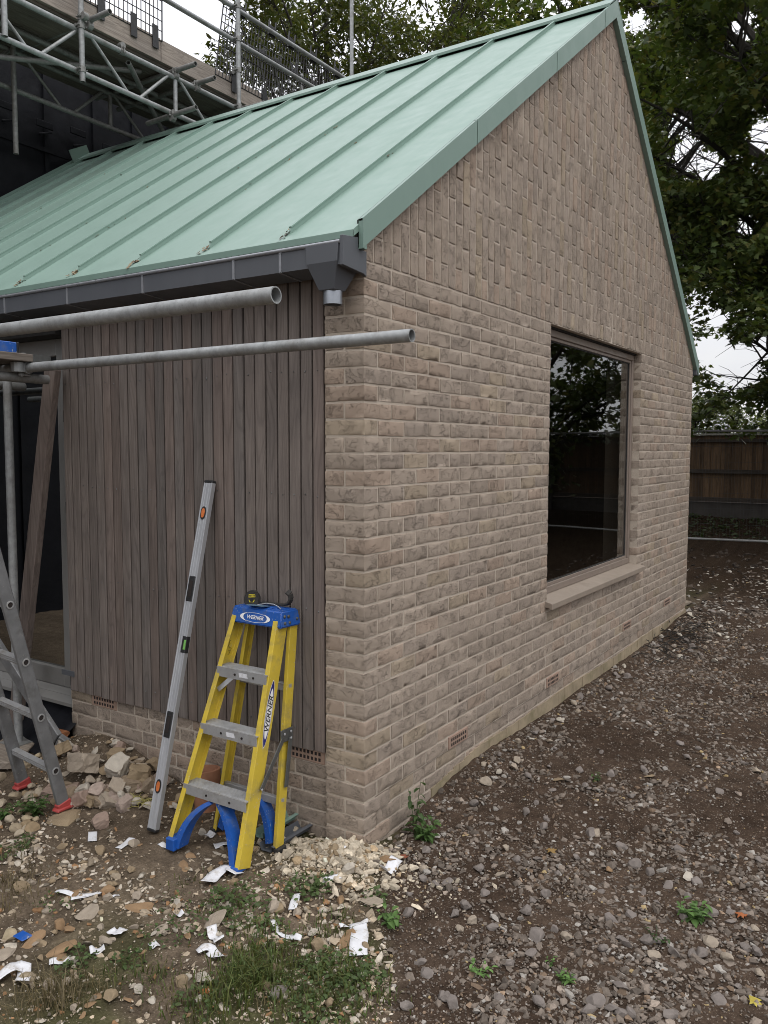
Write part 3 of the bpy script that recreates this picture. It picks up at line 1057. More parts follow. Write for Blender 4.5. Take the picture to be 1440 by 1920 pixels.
# ------------------------------------------------------------------ roof
YR = 5.96
def pan(x, d=0.025):
    return float(ztop(x)) - d
rf = MB()
ex = -0.10
th = 0.03
rf.prism([(ex, pan(ex)), (AX_, pan(AX_)), (6.12, pan(6.12)), (6.12, pan(6.12) - th), (AX_, pan(AX_) - th - 0.02), (ex, pan(ex) - th)], -0.0115, YR, 'y')
nrm = np.array((-SL, 0, 1.0)) / math.hypot(SL, 1)
nrm2 = np.array((SR, 0, 1.0)) / math.hypot(SR, 1)
seam_y = [0.384 + 0.4955 * k for k in range(12)]
for sy in seam_y:
    # standing seam: upright fold with a slightly wider head; starts a little up from the eave
    for (xa, xb, nn) in ((ex + 0.055, AX_ - 0.03, nrm), (AX_ + 0.03, 6.06, nrm2)):
        pa, pb = np.array((xa, sy, pan(xa))), np.array((xb, sy, pan(xb)))
        t = (pb - pa) / np.linalg.norm(pb - pa)
        vs = []
        prof = [(-0.0055, -0.004), (-0.0055, 0.020), (-0.0085, 0.021), (-0.0085, 0.027), (0.0065, 0.027), (0.0065, 0.021), (0.0045, 0.020), (0.0045, -0.004)]
        for p in (pa, pb):
            for a_, b_ in prof:
                vs.append(p + np.array((0, a_, 0)) + nn * b_)
        # sloping tail at the eave end
        n8 = len(prof)
        for i_ in range(n8):
            if prof[i_][1] > 0.01:
                vs[i_] = vs[i_] + t * (0.035 if nn is nrm else 0)
        rf.add(vs, [(i_, (i_ + 1) % n8, n8 + (i_ + 1) % n8, n8 + i_) for i_ in range(n8)] + [tuple(range(n8 - 1, -1, -1)), tuple(range(n8, 2 * n8))])
roof = rf.build('roof', M['green'], house, smooth=30)
# drip edge folded under the eave
dr = MB()
dr.box((ex - 0.003, -0.0115, pan(ex) - 0.030), (ex + 0.003, YR, pan(ex) - 0.003))
dr.build('drip_edge', M['green_edge'], roof, smooth=0)
# ridge cap on a vent strip
rc = MB()
zt = AZ_ + 0.020
d1 = 0.155
xl, xr_ = AX_ - d1, AX_ + d1
zl_, zr_ = zt - d1 * SL, zt - d1 * SR
rc.prism([(AX_, zt), (xl, zl_), (xl, zl_ - 0.020), (xl + 0.006, zl_ - 0.020), (xl + 0.006, zl_ - 0.006), (AX_, zt - 0.01), (xr_ - 0.006, zr_ - 0.006), (xr_ - 0.006, zr_ - 0.020), (xr_, zr_ - 0.020), (xr_, zr_)], -0.036, YR - 0.02, 'y')
rcap = rc.build('ridge_cap', M['green_edge'], roof, smooth=25)
rv = MB()
rv.prism([(xl + 0.03, pan(xl + 0.03) + 0.001), (AX_, AZ_ - 0.012), (xr_ - 0.03, pan(xr_ - 0.03) + 0.002)], 0.0, YR - 0.03, 'y')
rv.build('vent_strip', M['hole'], roof, smooth=0)
# upstand where the roof meets the taller house, and its loose folded end piece
up = MB()
up.bar((ex, YR + 0.012, pan(ex) + 0.005), (AX_ - 0.1, YR + 0.012, pan(AX_ - 0.1) + 0.005), 0.010, 0.075)
up.bar((2.97, YR - 0.05, pan(2.97) + 0.105), (3.20, YR - 0.05, pan(AX_) + 0.075), 0.006, 0.13)
up.build('abutment_flashing', M['green_edge'], roof, smooth=0)
# verge flashings
def verge(x0, x1, yy=-0.036):
    m_ = MB()
    zt0, zt1 = float(ztop(x0)), float(ztop(x1))
    m_.prism([(x0, zt0), (x1, zt1), (x1, zt1 - 0.124), (x0, zt0 - 0.124)], yy, yy + 0.004, 'y')
    m_.add([(x0, yy + 0.001, zt0 - 0.001), (x1, yy + 0.001, zt1 - 0.001), (x1, yy + 0.024, zt1 - 0.003), (x0, yy + 0.024, zt0 - 0.003),
            (x0, yy + 0.026, zt0 - 0.028), (x1, yy + 0.026, zt1 - 0.028)], [(0, 1, 2, 3), (3, 2, 5, 4)])
    m_.prism([(x0 + 0.002, zt0 - 0.122), (x1 - 0.002, zt1 - 0.122), (x1 - 0.002, zt1 - 0.126), (x0 + 0.002, zt0 - 0.126)], yy + 0.004, 0.02, 'y')
    return m_.build('verge_flashing', M['green_edge'], roof, smooth=0)
for a, b in ((-0.06, 0.978), (0.987, 2.055), (2.064, 2.934), (2.943, AX_)):
    verge(a, b)
for a, b in ((AX_, 3.44), (3.444, 4.6), (4.604, 6.10)):
    verge(a, b)
vb = MB()
for a, b in ((-0.05, AX_), (AX_, 6.09)):
    za, zb_ = float(ztop(a)) - 0.01, float(ztop(b)) - 0.01
    vb.prism([(a, za), (b, zb_), (b, zb_ - 0.10), (a, za - 0.10)], yy0 if False else -0.028, 0.003, 'y')
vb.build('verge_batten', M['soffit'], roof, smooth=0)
vc = MB()
vc.box((-0.0585, -0.034, 0.036), (-0.03, -0.012, 0.150))
vc.build('verge_end', M['green_edge'], roof, smooth=0)

# leaf litter caught along the seams
lv, lf, lc = [], [], []
def litter(px, py, n_, sp):
    for _ in range(n_):
        x = px + rng.normal(0, sp)
        y = py + rng.uniform(-0.006, 0.030)
        z = pan(x) + rng.uniform(0.002, 0.012)
        s_ = rng.uniform(0.006, 0.017)
        a = rng.uniform(0, 6.3)
        e1 = np.array((math.cos(a), math.sin(a), math.cos(a) * SL + rng.normal(0, 0.35)))
        e2 = np.array((-math.sin(a), math.cos(a), -math.sin(a) * SL + rng.normal(0, 0.35))) * 0.6
        p = np.array((x, y, z))
        b0_ = len(lv)
        lv.extend([p - e1 * s_, p + e2 * s_, p + e1 * s_, p - e2 * s_])
        lf.append((b0_, b0_ + 1, b0_ + 2, b0_ + 3))
        c = np.array([(0.12, 0.08, 0.045), (0.20, 0.14, 0.08), (0.07, 0.05, 0.035), (0.26, 0.21, 0.13)][rng.integers(4)])
        lc.extend([c] * 4)
for sy in seam_y:
    if sy < 2.7:
        litter(-0.055, sy + 0.002, 14, 0.02)
    for _ in range(4):
        litter(rng.uniform(0.0, 2.9), sy, int(rng.integers(2, 13)), rng.uniform(0.01, 0.05))
lt = raw_mesh('leaf_litter', np.array(lv), np.full(len(lf), 4), np.array(lf).ravel(), M['deadleaf'], np.array(lc))
tag(lt, 'dead leaf litter caught along the seams of the green roof', 'leaf litter', kind='stuff')

# ------------------------------------------------------------------ gutter
gt = MB()
gx0, gx1 = -0.165, -0.022
gt_top, gt_bot = 0.048, -0.044
gt.prism([(gx0, gt_top), (gx0, gt_bot), (gx1, gt_bot - 0.012), (gx1, gt_top + 0.02), (gx1 - 0.003, gt_top + 0.02), (gx1 - 0.003, gt_bot - 0.008), (gx0 + 0.003, gt_bot + 0.004), (gx0 + 0.003, gt_top)], 0.006, 5.94, 'y')
gut = gt.build('gutter', M['zinc'], house, smooth=0)
rl = MB()
rl.tube((gx0 - 0.002, 0.006, gt_top), (gx0 - 0.002, 5.94, gt_top), 0.0085, 12)
rl.build('rolled_edge', M['zinc_lip'], gut)
for by in (0.327, 0.60, 1.204, 1.79, 2.35, 2.95, 3.55, 4.15, 4.75, 5.35):
    s_ = MB()
    w = 0.013
    s_.box((gx0 - 0.0045, by - w / 2, gt_bot - 0.003), (gx0 - 0.0005, by + w / 2, gt_top + 0.010))
    s_.prism([(gx0 - 0.0045, gt_bot - 0.0035), (gx1, gt_bot - 0.0158), (gx1, gt_bot - 0.0125), (gx0 - 0.0045, gt_bot - 0.0003)], by - w / 2 + 0.001, by + w / 2 - 0.001, 'y')
    s_.tube((gx0 - 0.006, by, gt_top - 0.012), (gx0 - 0.003, by, gt_top - 0.012), 0.003, 8)
    s_.build('bracket', M['zinc_lip'], gut, smooth=0)
# stop end, taller than the gutter, returning to the brickwork
se = MB()
se.prism([(gx0 - 0.006, 0.072), (gx0 - 0.006, gt_bot - 0.005), (gx1, gt_bot - 0.017), (0.002, -0.070), (0.002, 0.035), (-0.062, 0.036), (-0.062, 0.082)], -0.011, 0.0055, 'y')
se.build('stop_end', M['zinc'], gut, bev=0.0015, smooth=0)
# tapered outlet hopper
hp = MB()
yc = 0.098
rings = [(0.046, 0.086, gx0 - 0.010, 0.0), (-0.030, 0.080, gx0 - 0.010, 0.004), (-0.130, 0.043, -0.142, -0.046), (-0.136, 0.041, -0.140, -0.052)]
vs, fs = [], []
for z_, hw, xa, xb in rings:
    vs += [(xa, yc - hw, z_), (xa, yc + hw, z_), (xb - 0.012, yc + hw, z_), (xb - 0.012, yc - hw, z_)]
for i in range(len(rings) - 1):
    for j in range(4):
        j2 = (j + 1) % 4
        fs.append((i * 4 + j, i * 4 + j2, i * 4 + 4 + j2, i * 4 + 4 + j))
fs += [(3, 2, 1, 0), tuple(range(len(vs) - 4, len(vs)))]
hp.add(vs, fs)
hop = hp.build('hopper', M['zinc'], gut, bev=0.002, smooth=0)
spt = MB()
spt.lathe((-0.095, yc, -0.130), [(0.040, 0.0), (0.0405, -0.002), (0.0405, -0.062), (0.037, -0.062), (0.037, -0.004), (0.001, -0.004)], 24)
spt.build('spout', M['spout'], hop)
# fascia and soffit behind the gutter
fs_ = MB()
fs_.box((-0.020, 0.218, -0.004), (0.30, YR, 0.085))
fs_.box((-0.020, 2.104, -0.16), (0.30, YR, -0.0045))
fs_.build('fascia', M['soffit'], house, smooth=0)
ge = MB()
ge.box((6.03, -0.03, -0.04), (6.15, 5.9, 0.055))
ge.build('rear_gutter', M['zinc'], house, bev=0.004)

# ------------------------------------------------------------------ glazed door beyond the cladding, interior
dx0, dx1 = 0.12, 0.175
dr_ = MB()
dr_.box((dx0, 2.186, -2.262), (dx1, 2.300, -0.16))
dr_.box((dx0, 2.300, -2.262), (dx1, 5.90, -2.150))
dr_.box((dx0, 2.300, -0.26), (dx1, 5.90, -0.16))
dr_.box((dx0 + 0.001, 4.02, -2.150), (dx1, 4.14, -0.26))
dfr = dr_.build('glazed_door', M['door'], house, bev=0.004)
th_ = MB()
th_.prism([(0.05, -2.345), (0.05, -2.325), (0.118, -2.263), (0.175, -2.263), (0.175, -2.345)], 2.12, 5.9, 'y')
th_.prism([(0.085, -2.300), (0.085, -2.291), (0.1185, -2.268), (0.1185, -2.285)], 2.125, 5.9, 'y')
th_.build('threshold', M['door'], dfr, smooth=0)
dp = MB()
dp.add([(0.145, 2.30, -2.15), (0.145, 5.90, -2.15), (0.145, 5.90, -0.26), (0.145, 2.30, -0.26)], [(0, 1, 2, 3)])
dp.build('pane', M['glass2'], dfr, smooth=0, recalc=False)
for zz in (-1.155, -2.19, -0.62):
    hg = MB()
    hg.box((0.075, 2.150, zz - 0.035), (0.119, 2.186, zz + 0.035))
    hg.tube((0.082, 2.168, zz - 0.045), (0.082, 2.168, zz + 0.045), 0.010, 10)
    hg.build('hinge', M['black'], dfr, bev=0.002, smooth=0)
jb = MB()
jb.box((0.10, 2.118, -2.75), (0.28, 2.184, -0.16))
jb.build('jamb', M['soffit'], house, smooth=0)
st = MB()
st.box((0.004, 2.055, -2.135), (0.0115, 2.165, -2.105))
st.build('fixing_strap', M['zinc'], house, smooth=0)

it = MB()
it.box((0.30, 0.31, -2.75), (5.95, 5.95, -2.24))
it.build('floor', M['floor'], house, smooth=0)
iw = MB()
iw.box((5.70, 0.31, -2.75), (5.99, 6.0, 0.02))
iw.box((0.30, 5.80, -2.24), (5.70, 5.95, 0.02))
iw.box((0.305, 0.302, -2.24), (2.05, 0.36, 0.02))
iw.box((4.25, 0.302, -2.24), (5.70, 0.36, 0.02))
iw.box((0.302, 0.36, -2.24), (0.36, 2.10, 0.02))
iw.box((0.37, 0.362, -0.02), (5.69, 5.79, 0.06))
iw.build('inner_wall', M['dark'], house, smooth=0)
ip = MB()
ip.box((4.45, 2.3, -2.24), (4.65, 2.45, -0.03))
ip.build('inner_post', M['post'], house, smooth=0)
sh = thing('dust_sheet_roll', 'pale crumpled plastic sheeting hanging inside behind the gable window', 'dust sheet', (5.2, 1.6, -2.24))
for q, (yy, w) in enumerate(((1.45, 0.10), (1.75, 0.14))):
    m_ = MB()
    pts = [(5.2 + 0.03 * math.sin(a * 2 + q), yy + 0.05 * a, -2.235 + 0.36 * a) for a in np.linspace(0, 5.2, 9)]
    m_.path(pts, [w * (1.6 if i == 0 else 0.55 + 0.1 * math.sin(i * 1.7)) * 0.5 for i in range(9)], 9)
    m_.build('fold', M['paper'], sh, smooth=50)
# ------------------------------------------------------------------ taller house behind, wrapped in membrane
mh = thing('main_house', 'taller house wall wrapped in black membrane behind the green roof', 'building', (2.0, 6.3, -2.62))
w_ = MB()
w_.box((-9.0, 6.03, -2.75), (11.0, 6.5, 3.60))
w_.build('wall', M['membrane'], mh, smooth=0)
bt_ = MB()
for i in range(33):
    x = -8.7 + 0.6 * i + rng.normal(0, 0.02)
    bt_.box((x, 6.0, -2.7), (x + 0.045, 6.029, 3.58))
for zz in (1.45, 2.35):
    bt_.box((-8.9, 5.975, zz), (10.9, 5.9995, zz + 0.045))
bt_.build('batten', M['membrane'], mh, smooth=0)
for i in range(7):
    x = 0.9 + 0.42 * i
    k_ = MB()
    k_.bar((x, 5.95, 2.62 + 0.05 * (i % 2)), (x + 0.20, 5.95, 2.62 + 0.05 * (i % 2)), 0.02, 0.07)
    k_.bar((x + 0.02, 5.94, 2.50), (x + 0.18, 5.94, 2.56), 0.02, 0.02)
    k_.build('vent_louvre', M['membrane'], mh, bev=0.004, smooth=0)

# ------------------------------------------------------------------ scaffold over the roof
TR = 0.0242
sc = thing('scaffold', 'grey tube scaffold with lattice beams and timber boards spanning above the roof', 'scaffold', (3.0, 4.9, -2.62))
def tube_part(name, p0, p1, mat='galv', r=TR, hollow=0.004, parent=None):
    m_ = MB()
    m_.tube(p0, p1, r, 16, hollow)
    return m_.build(name, M[mat], parent or sc, smooth=40)
def coupler(p, a, b, parent=None, mat='galv_dark'):
    """clamp joining a tube along a and a tube along b at p"""
    m_ = MB()
    p = np.array(p, float)
    a = np.array(a, float) / np.linalg.norm(a)
    b = np.array(b, float) / np.linalg.norm(b)
    n = np.cross(a, b)
    n /= np.linalg.norm(n)
    q = p + n * 0.0
    m_.tube(q - a * 0.024, q + a * 0.024, 0.031, 12)
    m_.tube(q + n * 0.05 - b * 0.024, q + n * 0.05 + b * 0.024, 0.031, 12)
    m_.bar(q + n * 0.01, q + n * 0.045, 0.045, 0.045, a)
    for s_ in (-1, 1):
        m_.tube(q + b * 0.036 * s_ - n * 0.02, q + b * 0.036 * s_ + n * 0.042, 0.006, 6)
        m_.tube(q + b * 0.036 * s_ + n * 0.022, q + b * 0.036 * s_ + n * 0.034, 0.011, 6)
    return m_.build('coupler', M[mat], parent or sc, bev=0.0, smooth=30)
def lattice(yy, zb, zt_, xa, xb, x_ref, mat):
    m_ = MB()
    m_.tube((xa, yy, zb), (xb, yy, zb), TR, 14)
    m_.tube((xa, yy, zt_), (xb, yy, zt_), TR, 14)
    per = 1.06
    k0 = math.ceil((xa + 0.05 - x_ref) / per)
    x = x_ref + k0 * per
    while x < xb - 0.1:
        m_.tube((x + 0.05, yy, zt_), (x + 0.47, yy, zb), 0.0150, 10)
        m_.tube((x + 0.60, yy, zb), (x + 0.98, yy, zt_), 0.0165, 10)
        if int(round((x - x_ref) / per)) % 3 == 1:
            m_.tube((x, yy - 0.0, zb), (x, yy, zt_), 0.022, 10)
        x += per
    return m_.build('lattice_beam', M[mat], sc, smooth=40)
YF = 4.40
lattice(YF, 2.53, 2.885, -2.5, 9.0, 2.02, 'galv')
lattice(5.30, 2.56, 2.91, -2.5, 9.0, 1.95, 'galv_dark')
tube_part('ledger', (-2.5, 5.22, 2.95), (9.0, 5.22, 2.95), 'galv_dark')
# standards
tube_part('standard', (1.935, YF - 0.055, 2.425), (1.935, YF - 0.055, 5.2))
tube_part('standard', (3.945, YF - 0.055, -1.0 + 3.2), (3.945, YF - 0.055, 5.2))
tube_part('standard', (1.20, YF - 0.05, 2.52), (1.20, YF - 0.05, 5.2))
tube_part('standard', (6.06, YF - 0.055, 1.2), (6.06, YF - 0.055, 5.4))
tube_part('standard', (1.86, 5.24, 1.95), (1.86, 5.24, 3.0), 'galv_dark')
tube_part('standard', (8.35, 5.5, 1.5), (8.35, 5.5, 5.15))
tube_part('standard', (8.0, 6.7, 2.0), (8.0, 6.7, 5.25))
tube_part('standard', (7.9, 5.5, 2.0), (7.9, 5.5, 4.6))
coupler((1.935, YF - 0.055, 2.53), (0, 0, 1), (1, 0, 0))
coupler((1.935, YF - 0.055, 2.90), (0, 0, 1), (1, 0, 0))
coupler((1.935, YF - 0.055, 2.97), (0, 0, 1), (-1, 0, 0))
coupler((3.945, YF - 0.055, 2.885), (0, 0, 1), (1, 0, 0))
coupler((3.945, YF - 0.055, 3.26), (0, 0, 1), (1, 0, 0))
coupler((3.945, YF - 0.055, 3.585), (0, 0, 1), (1, 0, 0))
coupler((3.945, YF - 0.055, 3.925), (0, 0, 1), (1, 0, 0))
coupler((2.42, YF, 2.885), (1, 0, 0), (0, 1, 0))
# short transoms sticking out toward the camera
for x, z, ye in ((2.05, 3.005, 4.10), (3.07, 2.945, 4.10), (3.36, 2.925, 4.13), (4.08, 2.915, 4.10), (5.1, 2.93, 4.12), (0.6, 2.95, 4.1)):
    tube_part('transom', (x, ye, z), (x, 5.6, z), 'galv_dark')
    coupler((x, YF - 0.02, z), (0, 1, 0), (1, 0, 0))
tube_part('transom', (3.02, 4.05, 2.505), (3.02, 4.75, 2.495), 'galv_dark')
coupler((3.02, YF - 0.02, 2.52), (0, 1, 0), (1, 0, 0))
tube_part('transom', (2.52, YF + 0.03, 2.83), (3.9, 5.4, 2.70), 'galv_dark')
# working platform: boards along x
pb = MB()
for k in range(5):
    ya = 4.50 + k * 0.232
    x = -2.5
    while x < 9:
        L_ = 3.9
        pb.box((x, ya, 2.985 + rng.normal(0, 0.002)), (x + L_ - 0.01, ya + 0.225, 3.022), bid=rng.random(3))
        x += L_
pb.build('platform', M['board'], sc, bev=0.003)
for xa, xb in ((-1.0, 2.93 + 0.02), (2.958, 6.6), (6.61, 9.0)):
    tb = MB()
    tb.box((xa, 4.455, 3.005), (xb, 4.493, 3.225 if xa != 2.958 else 3.220))
    tb.build('toe_board', M['board_end'], sc, bev=0.003)
tube_part('guard_rail', (-1.0, YF + 0.005, 3.590), (7.0, YF + 0.005, 3.590))
tube_part('guard_rail', (-1.0, YF + 0.005, 3.930), (7.6, YF + 0.005, 3.930))
tube_part('guard_rail', (3.0, 5.75, 3.60), (9.0, 5.75, 3.60), 'galv_dark')

# black mesh brick guards hanging on the guard rails
def brick_guard(x0, x1, zb, zt_, tilt, label, YF=4.40):
    t = thing('brick_guard', label, 'brick guard', ((x0 + x1) / 2, YF + 0.05, zb), 'black mesh brick guards on the scaffold')
    m_ = MB()
    def P(x, z):
        return (x + tilt * (z - zb), YF + 0.052 - 0.02 * (z - zb), z)
    n = max(3, int((x1 - x0) / 0.052))
    for i in range(n + 1):
        x = x0 + (x1 - x0) * i / n
        m_.tube(P(x, zb), P(x, zt_), 0.007 if i in (0, n) else 0.0046, 6)
    for k in range(11):
        z = zb + (zt_ - zb) * k / 10
        m_.tube(P(x0, z), P(x1, z), 0.0046, 6)
    m_.build('mesh', M['black'], t, smooth=40)
    for f in (0.22, 0.62, 0.9):
        x = x0 + (x1 - x0) * f
        k_ = MB()
        a, b = P(x, zt_ - 0.08), P(x, zt_ + 0.03)
        k_.bar(a, b, 0.10, 0.03, (0, 1, 0))
        k_.bar(P(x - 0.055, zt_ - 0.02), P(x - 0.055, zt_ + 0.10), 0.012, 0.02, (0, 1, 0))
        k_.bar(P(x + 0.055, zt_ - 0.02), P(x + 0.055, zt_ + 0.10), 0.012, 0.02, (0, 1, 0))
        k_.build('hook', M['black'], t, bev=0.003, smooth=0)
        k2 = MB()
        k2.bar((x, YF + 0.040, zb - 0.10), (x, YF + 0.040, zb + 0.12), 0.075, 0.012, (0, 1, 0))
        k2.build('clip', M['black'], t, bev=0.003, smooth=0)
    return t
brick_guard(2.02, 2.965, 3.20, 4.15, 0.0, 'upright black wire mesh brick guard against open sky above the toe board')
brick_guard(3.70, 4.95, 3.16, 3.98, 0.16, 'tilted black wire mesh brick guard just beyond the corner standard')
brick_guard(5.02, 6.25, 3.16, 3.98, 0.10, 'black wire mesh brick guard farthest along the rails against the trees')

brick_guard(5.15, 6.30, 3.45, 4.55, 0.05, 'black wire mesh brick guard on the back rail, seen through the tilted guard', 5.70)
brick_guard(6.40, 7.60, 3.45, 4.55, -0.06, 'black wire mesh brick guard at the far end of the back rail', 5.70)
tube_part('ledger', (-2.5, 4.95, 2.93), (9.0, 4.95, 2.93), 'galv_dark')
tube_part('brace', (0.4, 5.25, 2.4), (2.9, 4.7, 2.95), 'galv_dark')
# ------------------------------------------------------------------ lower scaffold beside the cladding
lo = thing('tube_scaffold', 'low grey tube scaffold with boards at the eaves of the clad wall', 'scaffold', (-0.6, 2.0, -2.55))
tube_part('ledger', (-1.20, -0.525, -0.380), (-1.20, 4.6, -0.380), 'galv', parent=lo)
tube_part('ledger', (-0.40, -0.482, -0.397), (-0.40, 4.6, -0.397), 'galv', parent=lo)
tube_part('standard', (-0.16, 2.36, -2.535), (-0.16, 2.36, 0.9 - 1.25), 'galv', parent=lo)
tube_part('standard', (-1.27, 2.50, -2.60), (-1.27, 2.50, 0.5), 'galv', parent=lo)
tube_part('transom', (-2.2, 1.86, -0.445), (-0.25, 1.86, -0.445), 'galv_dark', parent=lo)
tube_part('transom', (-2.2, 2.44, -0.445), (0.0, 2.44, -0.445), 'galv_dark', parent=lo)
coupler((-0.40, 1.82, -0.397), (0, 1, 0), (0, 0, -1), lo, 'galv')
coupler((-0.40, 1.86, -0.40), (1, 0, 0), (0, 1, 0), lo, 'galv')
for k in range(2):
    b_ = MB()
    ya = 1.76 + 0.24 * k
    b_.box((-2.4, ya, -0.370), (-0.30 + 0.02 * k, ya + 0.225, -0.332))
    bo = b_.build('scaffold_board', M['board'], lo, bev=0.003)
    e_ = MB()
    e_.box((-0.40 + 0.02 * k, ya - 0.0015, -0.3715), (-0.2985 + 0.02 * k, ya + 0.2265, -0.3305))
    e_.build('end_band', M['steel'], bo, smooth=0)
bl = thing('spirit_level', 'short blue box level lying on the scaffold boards at the left edge', 'spirit level', (-0.72, 1.80, -0.332))
m_ = MB()
m_.bar((-1.35, 1.80, -0.3045), (-0.47, 1.80, -0.3045), 0.026, 0.054)
m_.build('body', M['blue'], bl, bev=0.003, smooth=0)
m_ = MB()
m_.bar((-0.470, 1.80, -0.3045), (-0.458, 1.80, -0.3045), 0.028, 0.056)
m_.build('end_cap', M['black'], bl, bev=0.002, smooth=0)

sb = MB()
sb.bar((-0.42, 2.18, -2.558), (0.02, 2.50, -2.548), 0.22, 0.040)
o = sb.build('sole_board', M['sole'], bev=0.004)
settle(o)
tag(o, 'weathered timber sole board under the scaffold standard', 'timber board')
# base plate
bp = MB()
bp.box((-0.235, 2.285, -2.534), (-0.085, 2.435, -2.528))
bp.tube((-0.16, 2.36, -2.528), (-0.16, 2.36, -2.43), 0.018, 12)
bp.build('base_plate', M['galv_dark'], lo, smooth=30)

pp = MB()
pp.bar((-0.055, 2.085, -0.36), (-0.035, 2.60, -2.60), 0.095, 0.045, (1, 0, 0), bid=(0.3, 0.1, 0.6))
o = pp.build('timber_prop', M['prop'], bev=0.003)
settle(o)
tag(o, 'dark timber prop leaning across the glazed door beside the cladding', 'timber prop')
tl = MB()
tl.bar((-0.20, 2.60, -1.86), (-0.20, 1.93, -2.42), 0.075, 0.03, (1, 0, 0))
tl.bar((-0.212, 1.92, -2.43), (-0.188, 1.88, -2.46), 0.11, 0.035, (1, 0, 0))
o = tl.build('steel_trestle_leg', M['ladder_alu'], bev=0.004, smooth=0)
settle(o)
tag(o, 'broad dark steel strut sloping behind the aluminium ladder', 'steel strut')

# black damp proof sheet hanging under the door threshold
V_, F_ = [], []
na, nb_ = 60, 14
for i in range(na + 1):
    for j in range(nb_ + 1):
        y = 2.08 + 3.4 * i / na
        t = j / nb_
        x = 0.095 - 0.30 * t ** 1.5 + 0.018 * math.sin(y * 9 + t * 5) * t + 0.012 * math.sin(y * 23 + 1.3)* t
        z = -2.33 - 0.25 * t + 0.012 * math.sin(y * 7 + t * 9) * t
        z = max(z, float(gz(x, y)) + 0.012)
        V_.append((x, y, z))
for i in range(na):
    for j in range(nb_):
        a = i * (nb_ + 1) + j
        F_.append((a, a + nb_ + 1, a + nb_ + 2, a + 1))
o = raw_mesh('damp_proof_sheet', np.array(V_), np.full(len(F_), 4), np.array(F_).ravel(), M['membrane'], np.ones((len(V_), 3)), smooth=True)
sol = o.modifiers.new('solidify', 'SOLIDIFY')
sol.thickness = 0.003
settle(o)
tag(o, 'black plastic damp proof sheet draped under the glazed door', 'plastic sheet')

# ------------------------------------------------------------------ aluminium ladder
ld = thing('aluminium_ladder', 'grey aluminium ladder with red rubber feet leaning at the left edge', 'ladder', (-0.46, 1.70, -2.60))
def stile(f, top):
    m_ = MB()
    m_.bar(f, top, 0.028, 0.064, (1, 0, 0))
    return m_.build('stile', M['ladder_alu'], ld, bev=0.006, smooth=30)
fR, fL = np.array((-0.475, 1.510, -2.595)), np.array((-0.437, 1.905, -2.585))
dirL = np.array((-0.285, 0.022, 1.20))
tR, tL = fR + dirL * 2.15, fL + dirL * 2.15
stile(fR, tR)
stile(fL, tL)
for k in range(9):
    t = 0.16 + 0.245 * k * 0.98
    a, b = fR + dirL * t, fL + dirL * t
    m_ = MB()
    d = (b - a) / np.linalg.norm(b - a)
    m_.bar(a + d * 0.015, b - d * 0.015, 0.030, 0.030, dirL)
    for q in (-0.009, 0.0, 0.009):
        m_.bar(a + d * 0.016 + np.array((-0.0155, 0, q)), b - d * 0.016 + np.array((-0.0155, 0, q)), 0.004, 0.003, dirL)
    rg = m_.build('rung', M['alu_dull'], ld, smooth=0)
    h_ = MB()
    n_ = np.array((0, -1.0, 0))
    h_.lathe(a + n_ * 0.0152, [(0.020, 0.0), (0.020, 0.003), (0.0135, 0.004), (0.0125, -0.006)], 16, (0, -1, 0))
    h_.build('rung_end', M['alu_dull'], rg, smooth=30)
    h_ = MB()
    h_.tube(a + n_ * 0.0145, a + n_ * 0.0162, 0.0125, 16)
    h_.build('rung_hole', M['hole'], rg, smooth=0)
for f in (fR, fL):
    m_ = MB()
    u = dirL / np.linalg.norm(dirL)
    m_.bar(f - u * 0.018, f + u * 0.020, 0.036, 0.076, (1, 0, 0))
    m_.prism([(f[0] - 0.05, f[2] - 0.022), (f[0] + 0.05, f[2] - 0.022), (f[0] + 0.043, f[2] - 0.006), (f[0] - 0.043, f[2] - 0.006)], f[1] - 0.026, f[1] + 0.026, 'y')
    m_.build('foot', M['red'], ld, bev=0.004)

# ------------------------------------------------------------------ long spirit level leaning on the cladding
sl = thing('long_spirit_level', 'long silver spirit level with orange vials leaning on the timber cladding', 'spirit level', (-0.39, 0.935, -2.615))
LB, LT = np.array((-0.398, 0.940, -2.615)), np.array((-0.008, 0.920, -0.965))
lt_ = (LT - LB)
LEN = np.linalg.norm(lt_)
lt_ = lt_ / LEN
ly = np.array((0, 1.0, 0)) - lt_ * lt_[1]
ly /= np.linalg.norm(ly)
lx = np.cross(ly, lt_)        # thickness direction, toward +x
if lx[0] < 0:
    lx = -lx
HW, HT = 0.0275, 0.0125
def LP(s_, a, b):
    return LB + lt_ * s_ + ly * a + lx * b
def lbar(m_, s0, s1, a0, a1, b0, b1):
    vs = [LP(s, a, b) for s in (s0, s1) for a, b in ((a0, b0), (a1, b0), (a1, b1), (a0, b1))]
    m_.add(vs, [(3, 2, 1, 0), (4, 5, 6, 7), (0, 1, 5, 4), (1, 2, 6, 5), (2, 3, 7, 6), (3, 0, 4, 7)])
m_ = MB()
lbar(m_, 0.012, LEN - 0.012, -HW, HW, -HT, HT)
lbar(m_, 0.012, LEN - 0.012, -HW, -HW + 0.006, -HT - 0.0022, -HT + 0.001)
lbar(m_, 0.012, LEN - 0.012, HW - 0.006, HW, -HT - 0.0022, -HT + 0.001)
lbar(m_, 0.012, LEN - 0.012, -0.0100, -0.0085, -HT - 0.0012, -HT + 0.001)
lbar(m_, 0.012, LEN - 0.012, 0.0085, 0.0100, -HT - 0.0012, -HT + 0.001)
m_.build('body', M['alu'], sl, bev=0.0012, smooth=0)
